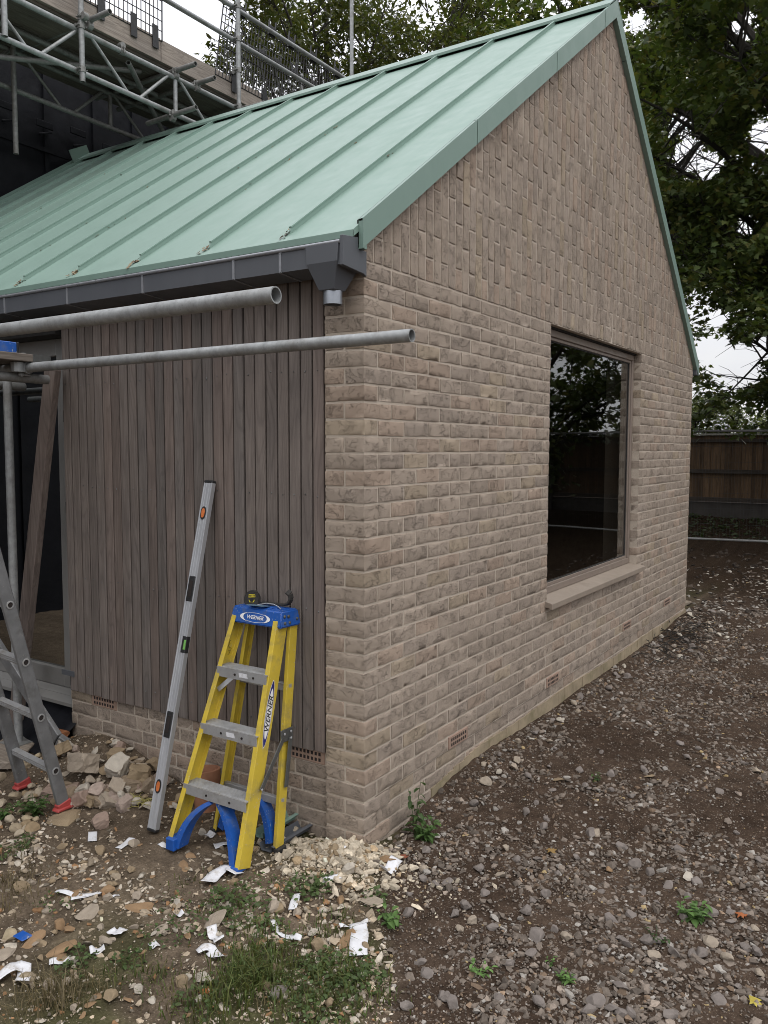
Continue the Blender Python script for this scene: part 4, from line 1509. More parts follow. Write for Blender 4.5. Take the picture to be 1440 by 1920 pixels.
for s0, s1 in ((0.0, 0.014), (LEN - 0.014, LEN)):
    m_ = MB()
    lbar(m_, s0, s1, -HW - 0.001, HW + 0.001, -HT - 0.003, HT + 0.001)
    m_.build('end_cap', M['black'], sl, bev=0.003, smooth=0)
for s0 in (0.21, LEN - 0.165):
    m_ = MB()
    ring = []
    for k in range(20):
        a = k * 2 * math.pi / 20
        ring.append((math.cos(a) * 0.017, math.sin(a) * 0.027 + (0.006 if math.sin(a) > 0 else -0.006)))
    vs = [LP(s0 + b, a, -HT - 0.003) for a, b in ring] + [LP(s0 + b, a, -HT + 0.002) for a, b in ring]
    m_.add(vs, [tuple(range(20)), tuple(range(39, 19, -1))] + [(i, (i + 1) % 20, 20 + (i + 1) % 20, 20 + i) for i in range(20)])
    vo = m_.build('vial_housing', M['black'], sl, smooth=0)
    m_ = MB()
    vs = [LP(s0 + b * 0.72, a * 0.68, -HT - 0.0042) for a, b in ring]
    vs += [LP(s0 + b * 0.72, a * 0.68, -HT - 0.0028) for a, b in ring]
    m_.add(vs, [tuple(range(20)), tuple(range(39, 19, -1))] + [(i, (i + 1) % 20, 20 + (i + 1) % 20, 20 + i) for i in range(20)])
    m_.build('vial', M['orange'], vo, smooth=0)
for s0 in (0.50, 1.155):
    m_ = MB()
    lbar(m_, s0 - 0.062, s0 + 0.062, -0.021, 0.021, -HT - 0.004, -HT + 0.002)
    m_.build('hand_grip', M['black'], sl, bev=0.003, smooth=0)
    m_ = MB()
    lbar(m_, s0 - 0.040, s0 + 0.040, -0.011, 0.011, -HT - 0.0052, -HT - 0.0038)
    m_.build('grip_hole', M['hole'], sl, smooth=0)
m_ = MB()
lbar(m_, 0.845, 0.925, -HW - 0.003, -HW + 0.028, -HT - 0.003, HT - 0.004)
vo = m_.build('vial_housing', M['black'], sl, bev=0.002, smooth=0)
m_ = MB()
m_.tube(LP(0.862, -HW + 0.006, -HT - 0.001), LP(0.908, -HW + 0.006, -HT - 0.001), 0.0075, 12)
m_.build('vial', M['lime'], vo)

# ------------------------------------------------------------------ yellow stepladder
sp = thing('stepladder', 'yellow fibreglass stepladder with blue top cap leaning beside the brick pier', 'stepladder', (-0.30, 0.55, -2.62))
def lerp(a, b, t):
    return np.array(a) * (1 - t) + np.array(b) * t
# cap corners
CZ0, CZ1 = -1.622, -1.546
cb = [(-0.140, 0.364), (-0.002, 0.352), (-0.002, 0.664), (-0.140, 0.680)]
ct = [(-0.124, 0.372), (-0.012, 0.364), (-0.012, 0.652), (-0.124, 0.668)]
m_ = MB()
vs = [(*p, CZ0) for p in cb] + [(*p, CZ1) for p in ct]
m_.add(vs, [(3, 2, 1, 0), (4, 5, 6, 7), (0, 1, 5, 4), (1, 2, 6, 5), (2, 3, 7, 6), (3, 0, 4, 7)])
cap = m_.build('top_cap', M['blue'], sp, bev=0.007, seg=3, smooth=40)
m_ = MB()
m_.box((-0.105, 0.40, CZ1 - 0.002), (-0.035, 0.63, CZ1 + 0.0035))
m_.box((-0.10, 0.42, CZ1 + 0.0036), (-0.06, 0.46, CZ1 + 0.0075))
m_.build('tray_rib', M['blue'], cap, bev=0.0015, smooth=0)
for dx, dz in ((-0.108, 0.022), (-0.083, 0.050), (-0.078, 0.020), (-0.108, 0.052), (-0.028, 0.032)):
    r_ = MB()
    yy = 0.364 + (dx + 0.14) / 0.138 * (-0.012) + 0.0045 * dz / 0.076
    r_.lathe((dx, yy + 0.003, CZ0 + dz), [(0.0075, 0.0), (0.0075, 0.004), (0.004, 0.0065), (0.0005, 0.007)], 12, (0, -1, 0))
    r_.build('rivet', M['steel'], cap, smooth=40)
# rails: channel section
def channel(name, p0, p1, web_n, w=0.075, d=0.026, side=1, mat='yellow', t=0.005):
    """C channel from p0 to p1. web_n: outward normal of the web; flanges run along web_n reversed"""
    m_ = MB()
    p0, p1 = np.array(p0, float), np.array(p1, float)
    tt = (p1 - p0) / np.linalg.norm(p1 - p0)
    n = np.array(web_n, float)
    n = n - tt * (n @ tt)
    n /= np.linalg.norm(n)
    u = np.cross(tt, n)
    prof = [(-w / 2, 0), (w / 2, 0), (w / 2, -d), (w / 2 - t, -d), (w / 2 - t, -t), (-w / 2 + t, -t), (-w / 2 + t, -d), (-w / 2, -d)]
    vs = [p + u * a + n * b for p in (p0, p1) for a, b in prof]
    fs = [(i, (i + 1) % 8, 8 + (i + 1) % 8, 8 + i) for i in range(8)] + [(0, 1, 4, 5), (1, 2, 3, 4), (0, 5, 6, 7), (9, 8, 13, 12), (10, 9, 12, 11), (13, 8, 15, 14)]
    m_.add(vs, fs)
    return m_.build(name, M[mat], sp, bev=0.0012, smooth=0)
fr_t, fr_b = np.array((-0.100, 0.385, -1.60)), np.array((-0.430, 0.330, -2.612))
fl_t, fl_b = np.array((-0.100, 0.665, -1.60)), np.array((-0.445, 0.762, -2.612))
rr_t, rr_b = np.array((-0.030, 0.372, -1.60)), np.array((-0.205, 0.322, -2.612))
rl_t, rl_b = np.array((-0.030, 0.645, -1.60)), np.array((-0.215, 0.706, -2.612))
channel('front_rail', fr_t, fr_b, (0, -1, 0), 0.076, 0.026)
channel('front_rail', fl_t, fl_b, (0, 1, 0), 0.076, 0.026)
channel('rear_rail', rr_t, rr_b, (0, -1, 0), 0.052, 0.020)
channel('rear_rail', rl_t, rl_b, (0, 1, 0), 0.052, 0.020)
# treads: flat top with ribbed nosing and a deep front lip
for t in (0.235, 0.485, 0.745):
    a, b = lerp(fr_t, fr_b, t) + np.array((0, 0.006, 0)), lerp(fl_t, fl_b, t) - np.array((0, 0.006, 0))
    m_ = MB()
    zz = (a[2] + b[2]) / 2
    xm = (a[0] + b[0]) / 2
    x0, x1 = xm - 0.046, xm + 0.038
    prof = [(x0, zz + 0.02), (x0, zz - 0.026), (x0 + 0.004, zz - 0.026), (x0 + 0.004, zz + 0.014), (x1 - 0.004, zz + 0.014), (x1 - 0.004, zz - 0.020), (x1, zz - 0.020), (x1, zz + 0.02)]
    top = []
    xx = x1
    while xx > x0 + 0.012:
        top += [(xx, zz + 0.0205), (xx - 0.004, zz + 0.0205), (xx - 0.005, zz + 0.018), (xx - 0.008, zz + 0.018)]
        xx -= 0.009
    prof = prof[:-1] + top
    m_.prism(prof, a[1], b[1], 'y')
    tr_ = m_.build('tread', M['alu_dull'], sp, smooth=0)
    m_ = MB()
    for yy in (lerp(a, b, 0.25)[1], lerp(a, b, 0.62)[1]):
        m_.tube((x0 - 0.003, yy, zz - 0.004), (x0 + 0.001, yy, zz - 0.004), 0.0055, 10)
    m_.build('rivet', M['hole'], tr_, smooth=0)
    if t < 0.7:
        m_ = MB()
        y_ = lerp(a, b, 0.45)[1]
        m_.add([(x0 - 0.0009, y_ - 0.028, zz - 0.012), (x0 - 0.0009, y_ + 0.024, zz - 0.013), (x0 - 0.0009, y_ + 0.028, zz + 0.008), (x0 - 0.0009, y_ - 0.022, zz + 0.009)], [(0, 1, 2, 3)])
        m_.build('worn_sticker', M['paper'], tr_, smooth=0)
# knee braces under the first tread and rear bar
for (p, q) in ((lerp(fr_t, fr_b, 0.235), lerp(fr_t, fr_b, 0.33)), (lerp(fl_t, fl_b, 0.235), lerp(fl_t, fl_b, 0.33))):
    s_ = 1 if p[1] < 0.5 else -1
    m_ = MB()
    m_.bar(p + np.array((0.0, 0.075 * s_, -0.026)), q + np.array((0, 0.012 * s_, 0)), 0.022, 0.004, (1, 0, 0))
    m_.build('knee_brace', M['alu'], sp, smooth=0)
for t in (0.30, 0.80):
    a, b = lerp(rr_t, rr_b, t), lerp(rl_t, rl_b, t)
    m_ = MB()
    m_.prism([(a[0] - 0.012, a[2] - 0.018), (a[0] + 0.012, a[2] - 0.018), (a[0] + 0.012, a[2] + 0.018), (a[0] - 0.012, a[2] + 0.018)], a[1], b[1], 'y')
    m_.build('rear_bar', M['alu_dull'], sp, bev=0.002, smooth=0)
# blue curved foot braces
def foot_brace(foot, top, s_, w=0.05):
    m_ = MB()
    P0, P2 = np.array(foot, float), np.array(top, float)
    P1 = np.array((lerp(P0, P2, 0.35)[0], lerp(P0, P2, 0.22)[1], P2[2] * 0.72 + P0[2] * 0.28))
    pts = [P0 * (1 - u) ** 2 + 2 * P1 * u * (1 - u) + P2 * u * u for u in np.linspace(0, 1, 9)]
    for i in range(8):
        a, b = pts[i], pts[i + 1]
        vs = []
        for p, wd in ((a, 0.060 - 0.0035 * i), (b, 0.060 - 0.0035 * (i + 1))):
            vs += [p + np.array((-0.030, 0, 0)), p + np.array((0.030, 0, 0)), p + np.array((0.030, -s_ * wd * 0.55, -0.010)), p + np.array((-0.030, -s_ * wd * 0.55, -0.010))]
        m_.add(vs, [(0, 1, 5, 4), (1, 2, 6, 5), (2, 3, 7, 6), (3, 0, 4, 7)] + ([(3, 2, 1, 0)] if i == 0 else []) + ([(4, 5, 6, 7)] if i == 7 else []))
    return m_.build('foot_brace', M['blue'], sp, smooth=30)
def solid_boot(f, s_, w, d, h):
    m_ = MB()
    m_.box((f[0] - w / 2, min(f[1], f[1] + s_ * d), f[2] - 0.006), (f[0] + w / 2, max(f[1], f[1] + s_ * d), f[2] + h))
    return m_.build('foot', M['blue'], sp, bev=0.004, smooth=0)
tread3r, tread3l = lerp(fr_t, fr_b, 0.765), lerp(fl_t, fl_b, 0.765)
foot_brace(lerp(fr_t, fr_b, 0.985) + np.array((0, 0.034, 0)), tread3r + np.array((0, 0.185, -0.008)), -1)
foot_brace(lerp(fl_t, fl_b, 0.985) - np.array((0, 0.034, 0)), tread3l - np.array((0, 0.165, 0.008)), 1)
solid_boot(fl_b + np.array((0, -0.003, 0)), -1, 0.082, 0.052, 0.05)
solid_boot(fr_b + np.array((0, 0.003, -0.004)), 1, 0.082, 0.045, 0.02)
foot_brace(lerp(rr_t, rr_b, 0.975) + np.array((0, 0.030, 0)), lerp(rr_t, rr_b, 0.80) + np.array((0, 0.13, 0.0)), -1)
foot_brace(lerp(rl_t, rl_b, 0.975) - np.array((0, 0.030, 0)), lerp(rl_t, rl_b, 0.80) + np.array((0, -0.12, 0.0)), 1)
for f in (rr_b, rl_b):
    m_ = MB()
    m_.box((f[0] - 0.030, f[1] - 0.016, f[2] - 0.012), (f[0] + 0.030, f[1] + 0.016, f[2] + 0.010))
    m_.build('foot', M['rubber'], sp, bev=0.003, smooth=0)
# folding spreader
pv = lerp(rr_t, rr_b, 0.50) + np.array((-0.012, -0.012, 0))
m_ = MB()
m_.box((pv[0] - 0.050, pv[1] - 0.004, pv[2] - 0.030), (pv[0] + 0.036, pv[1] + 0.003, pv[2] + 0.028))
m_.build('spreader_bracket', M['steel'], sp, bev=0.002, smooth=0)
m_ = MB()
fj = lerp(fr_t, fr_b, 0.70) + np.array((0.022, -0.008, 0))
m_.bar(pv + np.array((-0.038, -0.006, -0.010)), fj, 0.004, 0.026, (1, 0, 0.3))
m_.build('spreader_arm', M['steel'], sp, bev=0.001, smooth=0)
m_ = MB()
m_.bar(pv + np.array((0.012, -0.008, -0.015)), lerp(rr_t, rr_b, 0.735) + np.array((0.004, -0.010, 0)), 0.004, 0.026, (1, 0, 0.3))
m_.build('spreader_arm', M['steel'], sp, bev=0.001, smooth=0)
for p in (pv + np.array((-0.03, -0.007, 0.010)), pv + np.array((0.015, -0.007, 0.012)), pv + np.array((0.012, -0.0095, -0.018)), fj + np.array((0, -0.004, 0.004))):
    m_ = MB()
    m_.lathe(p, [(0.006, 0.0), (0.006, 0.003), (0.0005, 0.005)], 10, (0, -1, 0))
    m_.build('rivet', M['alu'], sp, smooth=40)
for rt, rb in ((fr_t, fr_b), (fl_t, fl_b)):
    m_ = MB()
    s_ = 1 if rt[1] < 0.5 else -1
    for t in (0.235, 0.33, 0.485, 0.745, 0.86, 0.975):
        p = lerp(rt, rb, t) + np.array((-0.0385 , 0.013 * s_, -0.012))
        m_.tube(p + np.array((-0.0022, 0, 0)), p + np.array((0.003, 0, 0)), 0.0055, 10)
    m_.build('rail_rivet', M['hole'], sp, smooth=0)

# lettering
def text_obj(s, name, size, mat, parent, origin, xdir, ydir, shear=0.0, extrude=0.0002):
    cu = bpy.data.curves.new(name, 'FONT')
    cu.body = s
    cu.size = size
    cu.align_x = 'CENTER'
    cu.align_y = 'CENTER'
    cu.extrude = extrude
    cu.shear = shear
    cu.offset = size * 0.012
    cu.materials.append(mat)
    tmp = bpy.data.objects.new(name + '_curve', cu)
    COL.objects.link(tmp)
    bpy.context.view_layer.update()
    me = bpy.data.meshes.new_from_object(tmp.evaluated_get(bpy.context.evaluated_depsgraph_get()))
    bpy.data.objects.remove(tmp)
    me.materials.clear()
    me.materials.append(mat)
    o = bpy.data.objects.new(name, me)
    COL.objects.link(o)
    xd, yd = Vector(xdir).normalized(), Vector(ydir)
    yd = (yd - xd * yd.dot(xd)).normalized()
    zd = xd.cross(yd)
    mw = Matrix(((xd.x, yd.x, zd.x, 0), (xd.y, yd.y, zd.y, 0), (xd.z, yd.z, zd.z, 0), (0, 0, 0, 1)))
    org = Vector(origin) - Vector(ORG[parent.name])
    o.parent = parent
    o.matrix_local = Matrix.Translation(org) @ mw
    ORG[o.name] = ORG[parent.name]
    return o
def arc_shape(m_, pts_fn, outer, inner):
    n = len(outer)
    vs = [pts_fn(*p) for p in outer] + [pts_fn(*p) for p in inner]
    m_.add(vs, [(i, i + 1, n + i + 1, n + i) for i in range(n - 1)])
# front face of the cap: a sloped plane between bottom edge (x=-.140) and top edge (x=-.124)
fc = np.array((-0.1325, 0.522, (CZ0 + CZ1) / 2 - 0.004))
fx_ = np.array((-0.0, -1.0, 0.0))
fx_ = np.array((0.0005, -1.0, 0.0))
fy_ = np.array((0.016, 0.0, 0.076))
fy_ = fy_ / np.linalg.norm(fy_)
fn_ = np.cross(fx_, fy_)
fn_ = fn_ / np.linalg.norm(fn_)
if fn_[0] > 0:
    fn_ = -fn_
fo_ = fc + fn_ * 0.0022
text_obj('WERNER', 'logo_text', 0.0255, M['white'], cap, fo_, fx_, fy_, 0.22)
m_ = MB()
def capf(a, b):
    return fo_ + fx_ * a + fy_ * b
for sgn in (-1, 1):
    outer = [(sgn * 0.092 * math.cos(t), 0.0235 * math.sin(t)) for t in np.linspace(-1.0, 1.0, 17)]
    inner = [(sgn * (0.072 + 0.0) * math.cos(t * 0.8) , 0.0225 * math.sin(t * 0.95)) for t in np.linspace(-1.0, 1.0, 17)]
    inner = [(x * (1 if abs(t) < 0.9 else 1), y) for (x, y), t in zip(inner, np.linspace(-1, 1, 17))]
    arc_shape(m_, capf, outer, inner)
for sgn in (-1, 1):
    outer = [(0.078 * math.cos(t), sgn * 0.0225 * math.sin(t)) for t in np.linspace(0.8, math.pi - 0.8, 17)]
    inner = [(x, y * 0.93) for x, y in outer]
    arc_shape(m_, capf, outer, inner)
m_.build('logo_oval', M['white'], cap, smooth=0, recalc=False)
# oval sticker on the outer web of the front right rail
rt = (fr_b - fr_t) / np.linalg.norm(fr_b - fr_t)
sc_ = lerp(fr_t, fr_b, 0.385)
wn_ = np.array((0, -1.0, 0))
wn_ = wn_ - rt * (wn_ @ rt)
wn_ /= np.linalg.norm(wn_)
su = -rt
sv = np.cross(wn_, su)
def stf(a, b, lift):
    return sc_ + wn_ * lift + su * a + sv * b
def oval(la, lb, lift, n=36, pow_=1.0):
    return [stf(la * math.copysign(abs(math.cos(t)) ** pow_, math.cos(t)), lb * math.copysign(abs(math.sin(t)) ** 1.25, math.sin(t)), lift) for t in np.linspace(0, 2 * math.pi, n, endpoint=False)]
fr_o = [o for o in sp.children if o.name.startswith('front_rail')][0]
for la, lb, lift, mt, nm in ((0.150, 0.0225, 0.0008, 'white', 'sticker_border'), (0.146, 0.0200, 0.0014, 'navy', 'sticker'), (0.112, 0.0178, 0.0020, 'white', 'sticker_field')):
    m_ = MB()
    m_.add(oval(la, lb, lift), [tuple(range(36))])
    m_.build(nm, M[mt], fr_o, smooth=0, recalc=False)
text_obj('WERNER', 'sticker_text', 0.040, M['ink'], fr_o, stf(-0.002, -0.001, 0.0026), su, sv * (1 if np.dot(np.cross(su, sv), wn_) > 0 else -1), 0.25)
# pencilled mark on the inside of the left rail
m_ = MB()
p0 = lerp(fl_t, fl_b, 0.13) + np.array((-0.004, -0.0010 + 0.0 - 0.006, 0))
pm_ = [(0.012, 0.02), (-0.004, 0.016), (0.004, 0.004), (-0.010, 0.0), (0.0, -0.012), (0.012, -0.020), (0.004, -0.030), (-0.008, -0.024), (0.004, -0.034), (-0.012, -0.046)]
m_.path([p0 + np.array((a, 0, b)) for a, b in pm_], 0.0011, 5)
m_.build('pencil_mark', M['ink'], sp)

# things left on the cap
tm = thing('tape_measure', 'black tape measure with yellow label standing on the blue stepladder cap', 'tape measure', (-0.075, 0.590, CZ1 + 0.004))
m_ = MB()
prof = [(-0.030, 0.0), (0.033, 0.0), (0.036, 0.012), (0.036, 0.034), (0.026, 0.058), (0.006, 0.068), (-0.016, 0.066), (-0.032, 0.052), (-0.037, 0.030), (-0.036, 0.008)]
ca, sa = math.cos(-0.55), math.sin(-0.55)
def tmp(a, b, d):
    """a along case length, d across thickness, b up"""
    base = np.array((-0.075, 0.590, CZ1 + 0.004))
    return base + np.array((-(sa) * a + ca * d * 1.0, -ca * a + -sa * d, b))
n = len(prof)
vs = [tmp(a, b, d) for d in (-0.022, 0.022) for a, b in prof]
m_.add(vs, [(i, (i + 1) % n, n + (i + 1) % n, n + i) for i in range(n)] + [tuple(range(n - 1, -1, -1)), tuple(range(n, 2 * n))])
tb_ = m_.build('case', M['rubber'], tm, bev=0.005, seg=2, smooth=40)
m_ = MB()
for d in (-0.0228, 0.0228):
    m_.add([tmp(-0.014, 0.038, d), tmp(0.018, 0.039, d), tmp(0.017, 0.052, d), tmp(-0.013, 0.053, d)], [(0, 1, 2, 3)])
    m_.add([tmp(-0.010, 0.015, d), tmp(0.010, 0.015, d), tmp(0.015, 0.027, d), tmp(-0.014, 0.027, d)], [(0, 1, 2, 3)])
m_.build('label', M['tapeyellow'], tm, smooth=0, recalc=False)
m_ = MB()
for d in (-0.0232, 0.0232):
    m_.add([tmp(0.010 * math.cos(t), 0.026 + 0.010 * math.sin(t), d) for t in np.linspace(0, 6.28, 16, endpoint=False)], [tuple(range(16))])
    for q in range(5):
        m_.add([tmp(-0.012 + 0.0058 * q, 0.042, d), tmp(-0.0085 + 0.0058 * q, 0.042, d), tmp(-0.008 + 0.0058 * q, 0.049, d), tmp(-0.0115 + 0.0058 * q, 0.049, d)], [(0, 1, 2, 3)])
m_.build('print', M['ink'], tm, smooth=0, recalc=False)
pbk = MB()
bz = CZ1 + 0.0135
pts = [(-0.050, 0.555, bz), (-0.046, 0.50, bz), (-0.044, 0.45, bz), (-0.042, 0.415, bz + 0.002), (-0.040, 0.395, bz + 0.012), (-0.038, 0.385, bz + 0.032), (-0.040, 0.388, bz + 0.055), (-0.046, 0.402, bz + 0.068)]
for i in range(len(pts) - 1):
    pbk.bar(pts[i], pts[i + 1], 0.030 if i > 2 else 0.022, 0.010, (0, 0.5, 1) if i < 3 else (0, 1, 0.2))
o = pbk.build('pry_bar', M['rubber'], bev=0.002, smooth=30)
settle(o)
tag(o, 'black hooked pry bar lying on the blue stepladder cap', 'pry bar')
wr = MB()
wr.path([(-0.088, 0.55, CZ1 + 0.008), (-0.082, 0.50, CZ1 + 0.020), (-0.085, 0.45, CZ1 + 0.021), (-0.088, 0.42, CZ1 + 0.014), (-0.095, 0.40, CZ1 + 0.006)], 0.0022, 8)
o = wr.build('bent_wire', M['alu'])
settle(o)
tag(o, 'bent bright wire lying in front of the pry bar on the stepladder', 'wire')
nt_ = MB()
nt_.bar((-0.112, 0.575, CZ1 + 0.0105), (-0.104, 0.475, CZ1 + 0.0115), 0.052, 0.004, (0.15, 0, 1))
o = nt_.build('slate_offcut', simple('blue_grey_sheet', (0.10, 0.17, 0.24), 0.5), bev=0.001, smooth=0)
settle(o)
tag(o, 'small blue grey sheet offcut beside the tape measure on the stepladder', 'sheet offcut')
# ------------------------------------------------------------------ small things on the ground
def ico(sub):
    bm = bmesh.new()
    bmesh.ops.create_icosphere(bm, subdivisions=sub, radius=1.0)
    v = np.array([x.co[:] for x in bm.verts])
    f = np.array([[q.index for q in p.verts] for p in bm.faces])
    bm.free()
    return v, f
ICO1, ICO2, ICO3 = ico(1), ico(2), ico(3)
def rock(base, planes, seed, squash=(1, 1, 1), lo_=0.45, hi_=0.85, jit=0.04):
    r = np.random.default_rng(seed)
    v = base[0].copy()
    for _ in range(planes):
        n = r.normal(0, 1, 3)
        n /= np.linalg.norm(n)
        d = r.uniform(lo_, hi_)
        k = np.maximum(0, v @ n - d)
        v -= k[:, None] * n
    v += r.normal(0, jit, v.shape)
    v *= np.array(squash)
    return v
# templates for the crushed stone
TB = [rock(ICO1, 8, 100 + i, (1.15, r_, q_), 0.3, 0.7, 0.05) for i, (r_, q_) in enumerate([(0.8, 0.6), (0.7, 0.5), (0.9, 0.65), (0.6, 0.5), (0.75, 0.7), (0.85, 0.45), (0.65, 0.6), (0.95, 0.55)])]
ICO0 = ico(1)
bm0 = bmesh.new()
bmesh.ops.create_icosphere(bm0, subdivisions=1, radius=1.0)
bm0.free()
def tiny_tpl(seed):
    r = np.random.default_rng(seed)
    t = (1 + 5 ** 0.5) / 2
    v = np.array([(-1, t, 0), (1, t, 0), (-1, -t, 0), (1, -t, 0), (0, -1, t), (0, 1, t), (0, -1, -t), (0, 1, -t), (t, 0, -1), (t, 0, 1), (-t, 0, -1), (-t, 0, 1)]) / 1.9
    v = v + r.normal(0, 0.18, v.shape)
    return v * np.array((1, r.uniform(0.6, 0.95), r.uniform(0.4, 0.75)))
TF0 = np.array([(0, 11, 5), (0, 5, 1), (0, 1, 7), (0, 7, 10), (0, 10, 11), (1, 5, 9), (5, 11, 4), (11, 10, 2), (10, 7, 6), (7, 1, 8), (3, 9, 4), (3, 4, 2), (3, 2, 6), (3, 6, 8), (3, 8, 9), (4, 9, 5), (2, 4, 11), (6, 2, 10), (8, 6, 7), (9, 8, 1)])
TT = [tiny_tpl(i) for i in range(8)]

def rotz_tilt(n, tilt):
    a = rng.uniform(0, 2 * math.pi, n)
    b = rng.normal(0, tilt, n)
    c = rng.uniform(0, 2 * math.pi, n)
    ca, sa, cb_, sb_ = np.cos(a), np.sin(a), np.cos(b), np.sin(b)
    Rz = np.zeros((n, 3, 3))
    Rz[:, 0, 0], Rz[:, 0, 1], Rz[:, 1, 0], Rz[:, 1, 1], Rz[:, 2, 2] = ca, -sa, sa, ca, 1
    ax = np.stack([np.cos(c), np.sin(c), np.zeros(n)], -1)
    K = np.zeros((n, 3, 3))
    K[:, 0, 2], K[:, 1, 2], K[:, 2, 0], K[:, 2, 1] = ax[:, 1], -ax[:, 0], -ax[:, 1], ax[:, 0]
    I3 = np.eye(3)[None]
    Rt = I3 + sb_[:, None, None] * K + (1 - cb_)[:, None, None] * (K @ K)
    return Rt @ Rz

def scatter(name, pts, size, cols, tpls, faces, tilt=0.5, sink=0.25, mat='gravel'):
    V_, F_, C_l = [], [], []
    nv = len(tpls[0])
    n = len(pts)
    which = rng.integers(0, len(tpls), n)
    T = np.stack(tpls)[which]
    Rm = rotz_tilt(n, tilt)
    P = np.einsum('nij,nvj->nvi', Rm, T * size[:, None, None])
    zmin = P[:, :, 2].min(1)
    base = np.stack([pts[:, 0], pts[:, 1], gz(pts[:, 0], pts[:, 1]) - zmin * (1 - 2 * sink) * 1.0 + 0.0], -1)
    P = P + base[:, None, :]
    V_ = P.reshape(-1, 3)
    F_ = (faces[None] + (np.arange(n) * nv)[:, None, None]).reshape(-1, 3)
    C_l = np.repeat(cols, nv, axis=0)
    return raw_mesh(name, V_, np.full(len(F_), 3), F_.ravel(), M[mat], C_l)

def in_house(x, y, m=0.0):
    a = (x > -m) & (y > -m) & (x < 6.0 + m) & (y < 0.222)
    b = (x > 0.032 - m) & (y >= 0.1) & (x < 6.0 + m) & (y < 6.5)
    return a | b

def in_view(x, y, mrg=0.12):
    d = np.stack([x - CAM[0], y - CAM[1], gz(x, y) - CAM[2]], -1) @ CR.T
    u = d[:, 0] / np.maximum(d[:, 2], 1e-3) * 1559.78 / 720
    v = d[:, 1] / np.maximum(d[:, 2], 1e-3) * 1559.78 / 960
    return (d[:, 2] > 0.3) & (np.abs(u) < 1 + mrg) & (v > -1 - mrg)

def sample_area(n, rmin, rmax, pw=1.0):
    """points around the place where the picture is taken from, thinning with distance"""
    r = np.exp(rng.uniform(math.log(rmin), math.log(rmax), n)) if pw == 1 else rmin + (rmax - rmin) * rng.random(n) ** pw
    a = rng.uniform(R(2), R(100), n)
    return CAM[0] + r * np.cos(a), CAM[1] + r * np.sin(a)

# crushed stone on the yard side
def gravel_cols(n):
    base = np.array((0.158, 0.129, 0.105))
    c = base * rng.lognormal(0, 0.26, n)[:, None]
    k = rng.random(n)
    c[k < 0.10] = np.array((0.30, 0.275, 0.245)) * rng.uniform(0.8, 1.2, ((k < 0.10).sum(), 1))
    c[(k > 0.10) & (k < 0.18)] *= np.array((1.10, 0.95, 0.80))
    c[(k > 0.18) & (k < 0.40)] *= np.array((0.92, 0.92, 0.92))
    c[k > 0.988] = np.array((0.36, 0.27, 0.14))
    return np.clip(c, 0.02, 0.6)
xa_, ya_ = sample_area(70000, 1.9, 13.0)
xb_, yb_ = sample_area(60000, 1.9, 10.0, 0.5)
x, y = np.concatenate([xa_, xb_]), np.concatenate([ya_, yb_])
ok = (gravel_side(x, y) > 0.5) & ~in_house(x, y, 0.012) & in_view(x, y)
dens = vnoise(x, y, 0.42, 21) * 0.65 + vnoise(x, y, 0.16, 22) * 0.35
dens = dens + 0.10 * np.exp(-np.abs(y) / 0.35) + 0.03 * sstep(-0.3, 1.8, x - y * 0.4)
ok &= rng.random(len(x)) < sstep(0.30, 0.64, dens) * 0.95 + 0.05
x, y = x[ok], y[ok]
dist = np.hypot(x - CAM[0], y - CAM[1])
size = rng.lognormal(math.log(0.0125), 0.38, len(x))
size = np.clip(size * 1.04, 0.005, 0.031) * (1 + 0.05 * np.maximum(0, dist - 4))
o = scatter('gravel', np.stack([x, y], -1), size, gravel_cols(len(x)), TB, ICO1[1], 0.45, 0.40)
tag(o, 'crushed grey brown stone covering the yard along the brick gable', 'gravel', kind='stuff')
x, y = sample_area(70000, 1.9, 9.0)
ok = (gravel_side(x, y) > 0.4) & ~in_house(x, y, 0.004) & in_view(x, y)
x, y = x[ok], y[ok]
size = np.clip(rng.lognormal(math.log(0.0042), 0.35, len(x)), 0.002, 0.008)
o = scatter('fine_gravel', np.stack([x, y], -1), size, gravel_cols(len(x)), TT, TF0, 0.5, 0.2)
tag(o, 'fine stone grit between the larger pieces of the gravel yard', 'gravel', kind='stuff')

# pale chips and crumbs on the soil side
def pale_cols(n):
    c = np.array((0.34, 0.275, 0.20)) * rng.lognormal(0, 0.24, n)[:, None]
    k = rng.random(n)
    c[k < 0.26] = np.array((0.50, 0.44, 0.36)) * rng.uniform(0.8, 1.15, ((k < 0.26).sum(), 1))
    c[(k > 0.26) & (k < 0.34)] = np.array((0.30, 0.17, 0.085)) * rng.uniform(0.7, 1.2, (((k > 0.26) & (k < 0.34)).sum(), 1))
    c[(k > 0.34) & (k < 0.48)] = np.array((0.20, 0.17, 0.13)) * rng.uniform(0.7, 1.2, (((k > 0.34) & (k < 0.48)).sum(), 1))
    return np.clip(c, 0.03, 0.62)
x, y = sample_area(80000, 1.9, 6.0)
pile = np.exp(-(((x + 0.12) / 0.20) ** 2 + ((y - 0.02) / 0.30) ** 2)) + np.exp(-(((x + 0.1) / 0.35) ** 2 + ((y - 1.75) / 0.55) ** 2)) * 0.55 + 0.45 * np.exp(-((x + 0.68) / 0.3) ** 2)
ok = (gravel_side(x, y) < 0.6) & ~in_house(x, y, 0.006) & in_view(x, y)
prob = 0.14 + 0.30 * sstep(0.5, 0.75, vnoise(x, y, 0.25, 31)) + 0.8 * pile
prob *= 1 - 0.75 * np.exp(-(((x + 0.45) / 0.22) ** 2 + ((y - 0.85) / 0.45) ** 2))
ok &= rng.random(len(x)) < prob
x, y = x[ok], y[ok]
size = np.clip(rng.lognormal(math.log(0.0062), 0.5, len(x)), 0.0022, 0.018)
